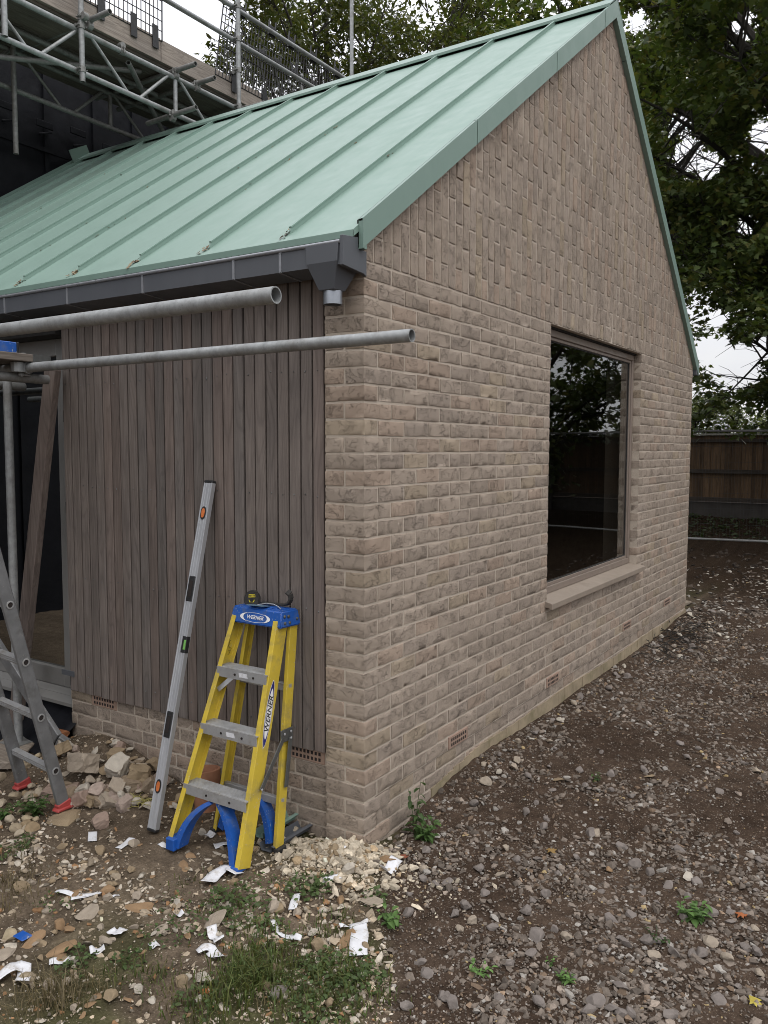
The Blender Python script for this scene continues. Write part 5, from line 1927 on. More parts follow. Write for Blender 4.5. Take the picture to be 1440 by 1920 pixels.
o = scatter('stone_chips', np.stack([x, y], -1), size, pale_cols(len(x)), TB, ICO1[1], 0.5, 0.2)
tag(o, 'pale mortar crumbs and stone chips scattered over the bare soil', 'stone chips', kind='stuff')
x, y = rng.uniform(-1.45, -0.05, 5200), rng.uniform(-0.75, 1.9, 5200)
ok = (gravel_side(x, y) < 0.5) & ~in_house(x, y, 0.03) & in_view(x, y)
band = np.exp(-((x + 0.72 + 0.10 * (y - 0.5)) / 0.24) ** 2) + 0.7 * np.exp(-((x + 0.25) ** 2 + (y + 0.15) ** 2) / 0.09) + 0.12
ok &= rng.random(len(x)) < band * sstep(0.25, 0.65, vnoise(x, y, 0.2, 41)) * 0.95
x, y = x[ok], y[ok]
size = np.clip(rng.lognormal(math.log(0.015), 0.42, len(x)), 0.007, 0.036)
o = scatter('rubble_chips', np.stack([x, y], -1), size, pale_cols(len(x)), [t_ * np.array((1, 0.9, 0.7)) for t_ in TB], ICO1[1], 0.4, 0.3, 'stone')
tag(o, 'broken pale stone and tile bits strewn across the soil in front of the stepladder', 'rubble', kind='stuff')
# chalky crushed heap at the foot of the pier
a = rng.uniform(0, 6.3, 4200)
r_ = np.abs(rng.normal(0, 1, 4200))
x, y = -0.15 + r_ * 0.135 * np.cos(a), 0.03 + r_ * 0.22 * np.sin(a)
ok = ~in_house(x, y, 0.004)
x, y, r_ = x[ok], y[ok], r_[ok]
size = np.clip(rng.lognormal(math.log(0.0078), 0.72, len(x)), 0.002, 0.036)
cc = np.array((0.42, 0.36, 0.275)) * rng.lognormal(0, 0.24, len(x))[:, None]
kq = rng.random(len(x))
cc[kq < 0.16] *= np.array((0.72, 0.62, 0.50))
o = scatter('crushed_mortar', np.stack([x, y], -1), size, np.clip(cc, 0, 0.65), TB, ICO1[1], 0.6, 0.15, 'stone')
tag(o, 'pale crushed mortar heaped at the foot of the brick pier', 'rubble', kind='stuff')

# individual stones share a handful of meshes
def rock_mesh(name, v, f, col, mat='stone', var=0.08, seed=0):
    me = bpy.data.meshes.new(name)
    me.from_pydata(v.tolist(), [], f.tolist())
    r = np.random.default_rng(seed)
    C4 = np.ones((len(v), 4), dtype=np.float32)
    C4[:, :3] = np.array(col) * (1 + r.normal(0, var, (len(v), 1)))
    at = me.color_attributes.new('Col', 'FLOAT_COLOR', 'POINT')
    at.data.foreach_set('color', np.clip(C4, 0.01, 1).ravel())
    me.materials.append(M[mat])
    me.update()
    return me
def chunk(seed, dims, broken=0.5):
    """brick or block piece: a box with worn edges and one broken end"""
    r = np.random.default_rng(seed)
    t = brick_template(7, 6, 6, 0.1, True)
    v, f = t[0] - 0.5, t[1]
    v = v * 2
    v *= 0.97
    n = np.array((1.0, r.normal(0, 0.3), r.normal(0, 0.3)))
    n /= np.linalg.norm(n)
    k = np.maximum(0, v @ n - broken)
    v = v - k[:, None] * n
    for _ in range(5):
        n = r.choice([-1, 1], 3) * r.uniform(0.5, 1, 3)
        n /= np.linalg.norm(n)
        k = np.maximum(0, v @ n - r.uniform(1.15, 1.5))
        v = v - k[:, None] * n
    for _ in range(10):
        kk = r.uniform(-6, 6, 3)
        v += r.uniform(0.006, 0.024) * np.sin(v @ kk + r.uniform(0, 6.3))[:, None] * r.normal(0, 1, 3)
    v += r.normal(0, 0.022, v.shape)
    v *= np.array(dims)
    return v, f
def chunk_mesh(name, seed, dims, col, broken=0.6):
    v, f = chunk(seed, dims, broken)
    me = bpy.data.meshes.new(name)
    me.from_pydata(v.tolist(), [], f.tolist())
    bm = bmesh.new()
    bm.from_mesh(me)
    bmesh.ops.recalc_face_normals(bm, faces=bm.faces)
    bm.to_mesh(me)
    bm.free()
    r = np.random.default_rng(seed)
    C4 = np.ones((len(v), 4), dtype=np.float32)
    C4[:, :3] = np.array(col) * (1 + r.normal(0, 0.06, (len(v), 1)))
    at = me.color_attributes.new('Col', 'FLOAT_COLOR', 'POINT')
    at.data.foreach_set('color', np.clip(C4, 0.01, 1).ravel())
    me.materials.append(M['stone'])
    return me
PALE, TAN, ORANGE, GREY, WHITE, PINK = (0.36, 0.30, 0.235), (0.29, 0.22, 0.14), (0.30, 0.195, 0.11), (0.22, 0.19, 0.17), (0.48, 0.43, 0.36), (0.34, 0.25, 0.20)
MESH = {}
for nm, colr in (('pale', PALE), ('tan', TAN), ('orange', ORANGE), ('grey', GREY), ('white', WHITE)):
    MESH[nm] = [rock_mesh('stone_' + nm, rock(ICO2, 9, 200 + i * 7, (1, 0.78, 0.58), 0.32, 0.72, 0.016), ICO2[1], colr, seed=i) for i in range(4)]
    MESH[nm + '_flat'] = [rock_mesh('slab_' + nm, rock(ICO2, 12, 300 + i * 5, (1, 0.62, 0.17), 0.5, 0.85, 0.02), ICO2[1], colr, seed=i) for i in range(3)]
MESH['cobble'] = [rock_mesh('cobble', rock(ICO2, 9, 400 + i, (1, 0.8, 0.66), 0.5, 0.9, 0.02), ICO2[1], c_, seed=i) for i, c_ in enumerate(((0.40, 0.325, 0.215), (0.36, 0.29, 0.20), (0.42, 0.35, 0.26), (0.31, 0.23, 0.14)))]
MESH['brick'] = [chunk_mesh('brick_piece', 50 + i, (1, 0.95, 0.66), c_, b_) for i, (c_, b_) in enumerate(((TAN, 0.4), (PINK, 0.75), ((0.26, 0.20, 0.14), 0.5)))]
MESH['block'] = [chunk_mesh('block_piece', 60 + i, (1, 0.8, 0.75), c_, b_) for i, (c_, b_) in enumerate(((PALE, 0.5), (WHITE, 0.6), ((0.38, 0.30, 0.25), 0.7)))]
MESH['red'] = [chunk_mesh('red_piece', 70, (1, 0.8, 0.5), (0.30, 0.125, 0.06), 0.4)]
CNT = {}
def stone(name, label, cat, kind, x, y, s, rz=None, lift=0.0, tilt=0.25, group=None, var=None, sink=0.22):
    ms = MESH[kind]
    k = CNT.get(kind, 0) if var is None else var
    CNT[kind] = CNT.get(kind, 0) + 1
    o = bpy.data.objects.new(name, ms[k % len(ms)])
    COL.objects.link(o)
    rz = rng.uniform(0, 6.3) if rz is None else rz
    o.rotation_euler = (rng.normal(0, tilt), rng.normal(0, tilt), rz)
    q = s * rng.uniform(0.93, 1.07, 3)
    o.scale = q
    hz = max(abs(v.co.z) for v in ms[k % len(ms)].vertices) * q[2]
    o.location = (x, y, float(gz(x, y)) + hz * (1 - 2 * sink) + lift)
    tag(o, label, cat, group)
    return o
def gpt(u, v, z=-2.62):
    """ground spot seen at a place in the photograph, used to read positions off it"""
    d = np.array([(u - 720) / 1559.78, -(v - 960) / 1559.78, 1.0]) @ CR
    p = CAM.copy()
    for _ in range(6):
        t = (z - CAM[2]) / d[2]
        p = CAM + d * t
        z = float(gz(p[0], p[1]))
    return p[0], p[1]

RUB = 'rubble pieces heaped against the brick plinth'
heap = [  # u, v, size, kind, label, lift
    (155, 1432, 0.105, 'block', 'largest pale mortar block at the back of the rubble heap by the plinth', 0.05),
    (222, 1432, 0.090, 'block', 'rough white mortar lump on the rubble heap beside the pale block', 0.05),
    (262, 1462, 0.085, 'brick', 'pinkish brick half upright at the right end of the rubble heap', 0.03),
    (185, 1448, 0.070, 'block', 'cracked cream mortar lump in the middle of the rubble heap', 0.03),
    (155, 1470, 0.075, 'brick', 'pink sloping brick piece in the middle of the rubble heap', 0.02),
    (218, 1466, 0.070, 'block', 'square greenish mortar block low in the rubble heap', 0.01),
    (128, 1462, 0.060, 'brick', 'small brown brick end on the rubble heap behind the ladder stile', 0.01),
    (115, 1420, 0.065, 'brick', 'flat pinkish brick end beside the ladder stile on the heap', 0.03),
    (118, 1394, 0.060, 'red', 'red brick scrap on top of the rubble heap near the ladder', 0.05),
    (162, 1494, 0.060, 'brick', 'small tan brick corner at the front of the rubble heap', 0.0),
    (212, 1482, 0.075, 'pale_flat', 'pale flat slab lying across the front of the rubble heap', 0.02),
    (268, 1482, 0.085, 'pale_flat', 'long thin pale slab beside the spirit level on the heap', 0.02),
    (190, 1490, 0.070, 'brick', 'upright brown half brick standing in front of the rubble heap', 0.0),
    (216, 1500, 0.032, 'white', 'round whitish stone right of the upright brown half brick', 0.0),
    (240, 1494, 0.040, 'tan', 'round tan stone right of the round whitish stone', 0.0),
    (285, 1445, 0.060, 'brick', 'brick end lying between the spirit level and the plinth', 0.02),
    (300, 1490, 0.060, 'tan', 'tan stone half hidden behind the long silver spirit level', 0.0),
    (190, 1548, 0.062, 'brick', 'square tan brick cube alone on bare soil near the paper strips', 0.0),
    (322, 1510, 0.060, 'orange', 'rusty tan stone between the spirit level and the stepladder', 0.0),
]
for k, (u, v, s_, kind, lab, lift) in enumerate(heap):
    x, y = gpt(u, v)
    if in_house(np.array([x]), np.array([y]), s_ * 0.9)[0]:
        x = -0.03 - s_ * 0.8
    nm = {'block': 'mortar_block', 'brick': 'brick_piece', 'red': 'brick_piece'}.get(kind, 'stone')
    stone(nm, lab, 'brick piece' if 'brick' in nm else ('mortar block' if 'block' in nm else 'stone'), kind, x, y, s_ * (0.66 if s_ > 0.05 else 0.9), lift=lift * 0.8, group=RUB, tilt=0.35 if lift > 0 else 0.12, sink=0.15)
# flat stone under the ladder foot
stone('stone', 'flat tan kerb stone under the red ladder foot', 'stone', 'tan_flat', -0.49, 1.44, 0.17, rz=0.5, tilt=0.02, sink=0.62)
single = [
    (165, 1716, 0.075, 'pale_flat', 'largest pale flat stone among the rubble beside the orange tile pieces'),
    (262, 1702, 0.075, 'orange_flat', 'curved orange tile shard beside the largest pale flat stone'),
    (305, 1748, 0.052, 'pale', 'pale grey stone right of the orange tile shard'),
    (120, 1778, 0.080, 'orange_flat', 'long thin orange shard near the lower left corner'),
    (62, 1765, 0.070, 'orange_flat', 'brown curved shard beside the blue scrap'),
    (14, 1790, 0.060, 'pale_flat', 'broad pale slab above the twisted paper at the left edge'),
    (18, 1758, 0.036, 'cobble', 'rounded yellow cobble at the left edge above the pale slab'),
    (52, 1838, 0.034, 'cobble', 'yellow pebble resting on the twisted paper strip'),
    (212, 1798, 0.032, 'tan', 'tan pebble right of the folded paper scrap'),
    (378, 1840, 0.064, 'white', 'whitish angular stone in the grass at the bottom'),
    (518, 1866, 0.055, 'grey', 'grey angular stone at the bottom right of the grass tuft'),
    (596, 1778, 0.045, 'tan', 'smooth tan stone beside the torn paper strip'),
    (722, 1617, 0.060, 'orange', 'orange yellow stone by the pier foot wrapped with white scrap'),
    (345, 1625, 0.055, 'orange_flat', 'flat tan flake on the soil in front of the stepladder'),
    (357, 1606, 0.040, 'orange_flat', 'small tan flake just behind the larger flat tan flake'),
    (205, 1672, 0.045, 'orange', 'orange brick scrap behind the paper strips on the rubble'),
    (112, 1740, 0.038, 'orange', 'upright rusty stone beside the long thin orange shard'),
    (130, 1745, 0.042, 'orange', 'rusty slanting stone touching the upright rusty stone'),
    (405, 1684, 0.036, 'tan', 'small orange tan stone in front of the stepladder foot'),
    (640, 1690, 0.034, 'orange', 'orange shard in the weeds below the crushed mortar'),
    (608, 1707, 0.030, 'white', 'pale pebble in the weeds left of the orange shard'),
    (655, 1630, 0.055, 'white', 'large crumbling mortar lump in the pale heap below the pier'),
    (1110, 1565, 0.055, 'grey', 'largest grey stone on the dusty patch of the gravel yard'),
    (1045, 1463, 0.060, 'tan_flat', 'weathered brick slab lying on the gravel near the gable'),
    (962, 1440, 0.055, 'pale', 'pale stone against the gable wall beside the brick slab'),
    (912, 1472, 0.060, 'pale', 'pale rubble stone against the gable foot nearest the weed'),
    (1218, 1456, 0.042, 'tan_flat', 'flat cream stone on the open gravel'),
    (1144, 1634, 0.028, 'orange', 'yellowish pebble on the gravel below the dusty patch'),
    (1292, 1646, 0.045, 'white', 'whitish stone toward the right edge of the gravel'),
    (1330, 1712, 0.050, 'grey', 'angular pale grey stone beside the small fern'),
    (1005, 1760, 0.050, 'grey', 'grey brown slab stone on the lower middle gravel'),
    (1063, 1760, 0.036, 'pale', 'cream wedge stone right of the grey brown slab stone'),
    (953, 1810, 0.040, 'grey', 'pale grey stone beside the bright green sprig'),
    (1260, 1905, 0.045, 'grey', 'grey stone at the very bottom of the gravel'),
    (1115, 1886, 0.045, 'grey', 'dark grey stone at the bottom edge below the sprouts'),
    (1278, 1134, 0.17, 'pale', 'large pale lump at the far corner of the brick gable'),
]
for u, v, s_, kind, lab in single:
    x, y = gpt(u, v)
    if in_house(np.array([x]), np.array([y]), s_)[0]:
        y = -s_ * 0.9 if x > 0 else y
    stone('stone', lab, 'stone', kind, x, y, s_ * 0.92, tilt=0.15, sink=0.25)
# anonymous rubble, cobbles and larger gravel: nothing tells them apart inside each kind
kinds = [('tan', 'small tan stone lying loose on the soil in front of the cladding', 'tan stones on the soil', 46, 0.022),
         ('pale', 'small pale stone lying loose on the soil in front of the cladding', 'pale stones on the soil', 46, 0.024),
         ('orange_flat', 'small flat orange shard lying on the soil', 'orange shards on the soil', 26, 0.026),
         ('white', 'small white mortar lump lying on the soil', 'white lumps on the soil', 26, 0.020)]
for kind, lab, grp, n, s0 in kinds:
    c = 0
    while c < n:
        u, v = rng.uniform(-30, 740), rng.choice([rng.normal(1705, 55), rng.uniform(1560, 1910)])
        if v > 1915 or v < 1480:
            continue
        x, y = gpt(u, v)
        xa, ya = np.array([x]), np.array([y])
        if gravel_side(xa, ya)[0] > 0.4 or in_house(xa, ya, 0.05)[0]:
            continue
        nm_ = {'orange_flat': ('tile_shard', 'tile shard'), 'white': ('mortar_lump', 'mortar lump')}.get(kind, ('stone', 'stone'))
        stone(nm_[0], lab, nm_[1], kind, x, y, s0 * rng.lognormal(0, 0.35), group=grp, tilt=0.25)
        c += 1
for k in range(44):
    u, v = rng.uniform(-20, 75), rng.uniform(1420, 1570)
    x, y = gpt(u, v)
    if y > 2.2:
        continue
    stone('cobble', 'rounded yellowish cobble in the loose patch around the ladder feet', 'cobble', 'cobble', x, y, rng.uniform(0.022, 0.042), group='cobbles around the ladder feet')
for k in range(150):
    u, v = rng.uniform(95, 340), rng.uniform(1405, 1520)
    x, y = gpt(u, v)
    if in_house(np.array([x]), np.array([y]), 0.04)[0]:
        continue
    stone('rubble_piece', 'small broken piece filling gaps in the rubble heap by the plinth', 'rubble', ['pale', 'tan', 'brick', 'block', 'pale_flat', 'white'][k % 6], x, y, rng.uniform(0.018, 0.05), group='small pieces in the rubble heap', tilt=0.4, lift=rng.uniform(0, 0.02))
c = 0
while c < 110:
    u, v = rng.uniform(760, 1440), rng.uniform(1380, 1915)
    x, y = gpt(u, v)
    xa, ya = np.array([x]), np.array([y])
    if gravel_side(xa, ya)[0] < 0.6 or in_house(xa, ya, 0.06)[0]:
        continue
    stone('gravel_stone', 'fist sized grey brown stone lying in the gravel yard', 'stone', 'grey' if c % 8 else 'pale', x, y, rng.uniform(0.022, 0.040), group='larger stones in the gravel', tilt=0.3)
    c += 1

for k in range(46):
    x = rng.uniform(0.9, 5.9)
    y = -abs(rng.normal(0, 0.09)) - 0.035
    stone('wall_foot_stone', 'pale rubble stone in the rough line along the foot of the gable wall', 'stone', ['pale', 'grey', 'white', 'grey'][k % 4], x, y, rng.uniform(0.018, 0.042), group='stones along the gable foot', tilt=0.3)
# ------------------------------------------------------------------ clay pipe, offcuts, paper
cp = MB()
cp.lathe((-0.075, 0.915, -2.63), [(0.056, 0.0), (0.057, 0.07), (0.062, 0.11), (0.078, 0.15), (0.080, 0.21), (0.070, 0.212), (0.068, 0.16), (0.05, 0.11), (0.05, 0.0)], 28, (0.05, 0.10, 1))
o = cp.build('clay_pipe', M['clay'], smooth=40)
settle(o)
tag(o, 'terracotta clay drain pipe standing behind the yellow stepladder', 'clay pipe')
def offcut(name, lab, p0, p1, w, mat, lift):
    m_ = MB()
    p0, p1 = np.array((*p0, float(gz(*p0)) + lift)), np.array((*p1, float(gz(*p1)) + lift + 0.01))
    t = (p1 - p0) / np.linalg.norm(p1 - p0)
    s_ = np.cross(t, (0, 0, 1.0))
    s_ /= np.linalg.norm(s_)
    prof = [(-w / 2, 0.03), (-w / 2 + 0.012, 0.0), (w / 2 - 0.02, 0.004), (w / 2 - 0.018, 0.032), (w / 2, 0.030)]
    top = [p + s_ * a + np.array((0, 0, b)) for p in (p0, p1) for a, b in prof]
    bot = [q - np.array((0, 0, 0.002)) for q in top]
    n = len(prof)
    fs = []
    for i in range(n - 1):
        fs += [(i, i + 1, n + i + 1, n + i), (2 * n + i, 3 * n + i, 3 * n + i + 1, 2 * n + i + 1)]
    fs += [(0, n, 3 * n, 2 * n), (n - 1, 2 * n - 1 + 0, 4 * n - 1, 3 * n - 1)]
    for i in range(n - 1):
        fs += [(i, i + 1, 2 * n + i + 1, 2 * n + i), (n + i, n + i + 1, 3 * n + i + 1, 3 * n + i)]
    m_.add(top + bot, fs)
    o = m_.build(name, M[mat], smooth=0)
    settle(o)
    return tag(o, lab, 'metal offcut')
offcut('flashing_offcut', 'folded green metal offcut on the ground behind the stepladder foot', gpt(488, 1585), gpt(566, 1540), 0.075, 'green_edge', 0.035)
offcut('flashing_offcut', 'flat dark grey metal offcut under the green offcut near the pier', gpt(500, 1600), gpt(580, 1556), 0.09, 'zinc', 0.008)

def paper(lab, pts, w, curl_=0.012, name='paper_strip', cat='paper', mat='paper', twist=0.3):
    """a curled strip of backing paper along ground points"""
    curl = curl_ * 0.62
    P = np.array([gpt(*p) for p in pts])
    n = 14
    t = np.linspace(0, 1, n)
    seg = np.linspace(0, 1, len(P))
    X_, Y_ = np.interp(t, seg, P[:, 0]), np.interp(t, seg, P[:, 1])
    dx, dy = np.gradient(X_), np.gradient(Y_)
    L_ = np.hypot(dx, dy) + 1e-9
    nx_, ny_ = -dy / L_, dx / L_
    vs = []
    ph = rng.uniform(0, 6.3)
    na = 5
    for i in range(n):
        for j in range(na):
            a = (j / (na - 1) - 0.5) * w
            x, y = X_[i] + nx_[i] * a, Y_[i] + ny_[i] * a
            z = float(gz(x, y)) + 0.006 + curl * (0.6 + 0.6 * math.sin(t[i] * 7 + ph)) + curl * twist * (j / (na - 1) - 0.5) * 3 * math.sin(t[i] * 5 + ph * 2) + curl * abs(t[i] - 0.5) * 1.2
            vs.append((x + curl * 0.25 * math.sin(t[i] * 9 + ph), y, z))
    fs = [(i * na + j, (i + 1) * na + j, (i + 1) * na + j + 1, i * na + j + 1) for i in range(n - 1) for j in range(na - 1)]
    o = raw_mesh(name, np.array(vs), np.full(len(fs), 4), np.array(fs).ravel(), M[mat], np.ones((len(vs), 3)), smooth=True)
    s_ = o.modifiers.new('solidify', 'SOLIDIFY')
    s_.thickness = 0.0008
    settle(o)
    return tag(o, lab, cat, 'white paper scraps on the ground')
paper('short white paper strip beside the square tan brick cube', [(174, 1562), (173, 1580)], 0.040, 0.003)
paper('slanted white paper strip alone on bare soil by the spirit level', [(222, 1594), (248, 1574)], 0.034, 0.003)
paper('tiny white paper end under the stepladder left foot', [(300, 1584), (316, 1592)], 0.03, 0.004)
paper('curled white paper strip under the yellow front rail of the stepladder', [(388, 1664), (402, 1646), (425, 1638), (450, 1646)], 0.055, 0.030)
paper('pair of long white paper strips on the rubble beside the orange scrap', [(105, 1676), (140, 1682), (190, 1680)], 0.022, 0.010)
paper('thin white paper strip below the long pair on the rubble', [(132, 1692), (160, 1684), (185, 1680)], 0.016, 0.008)
paper('short white paper piece right of the thin strips on the rubble', [(203, 1686), (224, 1682)], 0.014, 0.008)
paper('small folded white scrap below the largest pale flat stone', [(208, 1748), (220, 1758), (232, 1746)], 0.035, 0.014)
paper('crumpled white scrap near the long orange shard', [(168, 1790), (196, 1784)], 0.038, 0.012)
paper('white paper strip near the lower left beside the crumpled scrap', [(92, 1810), (132, 1802)], 0.030, 0.008)
paper('large twisted white paper strip at the lower left edge', [(-10, 1850), (22, 1830), (48, 1815), (40, 1855)], 0.045, 0.03)
paper('small square white paper scrap alone in the middle of the soil', [(282, 1778), (296, 1772)], 0.036, 0.006)
paper('tiny white torn scrap above the square paper scrap', [(328, 1722), (345, 1716)], 0.024, 0.012)
paper('crossed white paper strip standing in the weeds, upper piece', [(395, 1750), (412, 1775)], 0.040, 0.022)
paper('crossed white paper strip standing in the weeds, lower piece', [(370, 1792), (395, 1784), (410, 1805)], 0.040, 0.020)
paper('upright white paper strip in the grass below the pier', [(548, 1710), (556, 1682)], 0.032, 0.010)
paper('thin torn white paper ribbon in the grass beside the tan stone', [(510, 1738), (524, 1752), (545, 1766), (566, 1770)], 0.022, 0.02)
paper('widest white paper rectangle lying near the gravel edge', [(672, 1736), (674, 1762), (672, 1798)], 0.066, 0.020)
paper('small torn white paper tail beside the widest paper rectangle', [(636, 1746), (660, 1740), (690, 1736)], 0.018, 0.016)
paper('short white paper curl on the crushed mortar below the pier', [(604, 1654), (622, 1652), (642, 1644)], 0.032, 0.012)
paper('curved white paper sliver against the foot of the pier', [(622, 1586), (630, 1600), (650, 1596)], 0.022, 0.012)
paper('white plastic scrap wrapped over the orange yellow stone', [(716, 1640), (732, 1634), (748, 1622)], 0.045, 0.03)
paper('white paper strip under the stepladder between its feet', [(385, 1572), (402, 1566)], 0.045, 0.012)
paper('second white paper strip under the stepladder nearer the blue brace', [(402, 1590), (432, 1584)], 0.04, 0.01)
paper('white paper sheet end tucked beside the pier behind the offcuts', [(566, 1548), (588, 1540), (606, 1536)], 0.045, 0.012)
bs_ = MB()
x, y = gpt(43, 1762)
bs_.box((x - 0.022, y - 0.03, float(gz(x, y)) + 0.012), (x + 0.022, y + 0.03, float(gz(x, y)) + 0.018))
o = bs_.build('plastic_scrap', M['blue'], bev=0.003)
o.rotation_euler = (0, 0, 0)
settle(o)
tag(o, 'small bright blue plastic scrap among the stones at lower left', 'plastic scrap')
# tangle of dry yellow fibre
m_ = MB()
x0, y0_ = gpt(262, 1508)
for k in range(70):
    a = rng.uniform(0, 6.3)
    p = np.array((x0 + rng.normal(0, 0.03), y0_ + rng.normal(0, 0.045), float(gz(x0, y0_)) + rng.uniform(0.004, 0.03)))
    d = np.array((math.cos(a), math.sin(a), rng.normal(0, 0.15))) * rng.uniform(0.02, 0.05)
    m_.path([p - d, p + np.array((0, 0, 0.008)), p + d], 0.0013, 4)
o = m_.build('twine_tangle', M['straw'], smooth=0)
settle(o)
tag(o, 'tangle of yellow green twine on the soil beside the spirit level', 'twine')

# ------------------------------------------------------------------ grass and weeds
def blades(name, spots, lab, cat, col_fn, hmin, hmax, width=0.0022):
    V_, F_, C_l = [], [], []
    for (x, y, n, sp_, h_) in spots:
        for _ in range(n):
            px, py = x + rng.normal(0, sp_), y + rng.normal(0, sp_)
            if in_house(np.array([px]), np.array([py]), 0.01)[0]:
                continue
            z = float(gz(px, py)) - 0.003
            a = rng.uniform(0, 6.3)
            h = h_ * rng.uniform(hmin, hmax)
            ln = h * rng.uniform(0.25, 0.95)
            d = np.array((math.cos(a), math.sin(a), 0))
            s_ = np.array((-math.sin(a), math.cos(a), 0)) * width * rng.uniform(0.6, 1.3)
            p0 = np.array((px, py, z))
            p1 = p0 + d * ln * 0.35 + np.array((0, 0, h * 0.65))
            p2 = p0 + d * ln + np.array((0, 0, h * rng.uniform(0.55, 1.0)))
            b = len(V_)
            V_.extend([p0 - s_, p0 + s_, p1 + s_ * 0.8, p1 - s_ * 0.8, p2])
            F_.append((b, b + 1, b + 2, b + 3))
            F_.append((b + 3, b + 2, b + 4))
            C_l.extend([col_fn()] * 5)
    cn = np.array([len(f) for f in F_])
    o = raw_mesh(name, np.array(V_), cn, np.concatenate([np.array(f) for f in F_]), M['weed'], np.array(C_l))
    return tag(o, lab, cat, kind='stuff')
def g_green():
    return np.array((0.075, 0.105, 0.030)) * rng.uniform(0.6, 1.4) * np.array((rng.uniform(0.9, 1.4), 1, 1))
def g_dry():
    return np.array((0.17, 0.135, 0.075)) * rng.uniform(0.5, 1.3)
def spots(lst):
    return [(*gpt(u, v), n, s_, h) for u, v, n, s_, h in lst]
tuft = [(470, 1835, 420, 0.05, 0.095), (455, 1800, 150, 0.05, 0.075), (520, 1800, 90, 0.05, 0.08), (440, 1870, 160, 0.06, 0.10), (560, 1850, 220, 0.08, 0.07), (640, 1830, 170, 0.07, 0.06), (600, 1890, 160, 0.08, 0.06), (380, 1890, 140, 0.07, 0.07), (700, 1880, 60, 0.05, 0.06), (420, 1700, 60, 0.06, 0.05), (560, 1660, 50, 0.05, 0.05), (300, 1830, 70, 0.06, 0.05), (480, 1740, 90, 0.06, 0.06), (620, 1740, 80, 0.06, 0.06), (350, 1660, 30, 0.05, 0.04), (250, 1830, 60, 0.06, 0.05)]
blades('grass', spots(tuft), 'green grass tufts growing in the soil in front of the stepladder', 'grass', g_green, 0.4, 1.1)
dry = [(110, 1870, 170, 0.055, 0.11), (60, 1890, 110, 0.06, 0.10), (40, 1690, 100, 0.07, 0.06), (20, 1660, 120, 0.06, 0.07), (80, 1640, 70, 0.07, 0.04), (330, 1870, 70, 0.06, 0.06), (180, 1850, 70, 0.05, 0.06), (540, 1880, 60, 0.07, 0.06), (30, 1600, 60, 0.05, 0.05)]
blades('dry_grass', spots(dry), 'dry brown grass and roots at the lower left of the soil', 'dry grass', g_dry, 0.3, 1.1, 0.0016)

LEAF_T = np.array([(0, 0, 0), (0.35, 0.28, 0.06), (0.75, 0.24, 0.04), (1.0, 0, -0.06), (0.75, -0.24, 0.04), (0.35, -0.28, 0.06)])
def weed_leaves(V_, F_, C_l, p, n, r, lsize, col, up=0.5, lobed=False):
    for _ in range(n):
        a = rng.uniform(0, 6.3)
        rr = r * math.sqrt(rng.random())
        z = float(gz(p[0] + rr * math.cos(a), p[1] + rr * math.sin(a)))
        q = np.array((p[0] + rr * math.cos(a), p[1] + rr * math.sin(a), z + rng.uniform(0.004, 0.05) * (1 - rr / r * 0.6)))
        b = rng.uniform(0, 6.3)
        t = np.array((math.cos(b), math.sin(b), rng.normal(0.1, 0.3)))
        t /= np.linalg.norm(t)
        s_ = np.cross((rng.normal(0, 0.35), rng.normal(0, 0.35), 1.0), t)
        s_ /= np.linalg.norm(s_)
        n_ = np.cross(t, s_)
        L_ = lsize * rng.uniform(0.5, 1.3)
        i0 = len(V_)
        for c in LEAF_T:
            V_.append(q + (t * c[0] + s_ * c[1] + n_ * c[2]) * L_)
        F_.append(tuple(range(i0, i0 + 6)))
        C_l.extend([col * rng.uniform(0.65, 1.35)] * 6)
V_, F_, C_l = [], [], []
for u, v, n, r, ls in [(430, 1690, 150, 0.11, 0.022), (470, 1720, 140, 0.12, 0.020), (360, 1740, 60, 0.10, 0.018), (560, 1670, 90, 0.09, 0.022), (600, 1665, 70, 0.06, 0.024), (630, 1820, 170, 0.13, 0.020), (580, 1840, 180, 0.14, 0.018), (690, 1840, 110, 0.09, 0.020), (700, 1690, 50, 0.05, 0.024), (520, 1760, 90, 0.10, 0.018), (610, 1890, 140, 0.13, 0.018), (300, 1760, 60, 0.09, 0.016), (150, 1800, 60, 0.06, 0.020), (130, 1830, 50, 0.06, 0.018), (240, 1800, 60, 0.06, 0.020), (380, 1880, 90, 0.10, 0.018), (20, 1600, 70, 0.08, 0.020), (45, 1580, 50, 0.05, 0.018), (100, 1700, 50, 0.08, 0.014), (330, 1700, 50, 0.08, 0.014), (440, 1840, 60, 0.08, 0.018), (490, 1660, 60, 0.08, 0.014)]:
    weed_leaves(V_, F_, C_l, gpt(u, v), n, r, ls, np.array((0.070, 0.105, 0.034)))
o = raw_mesh('ground_cover', np.array(V_), np.full(len(F_), 6), np.array(F_).ravel(), M['weed'], np.array(C_l))
tag(o, 'low green weeds creeping over the soil and stones', 'weeds', kind='stuff')

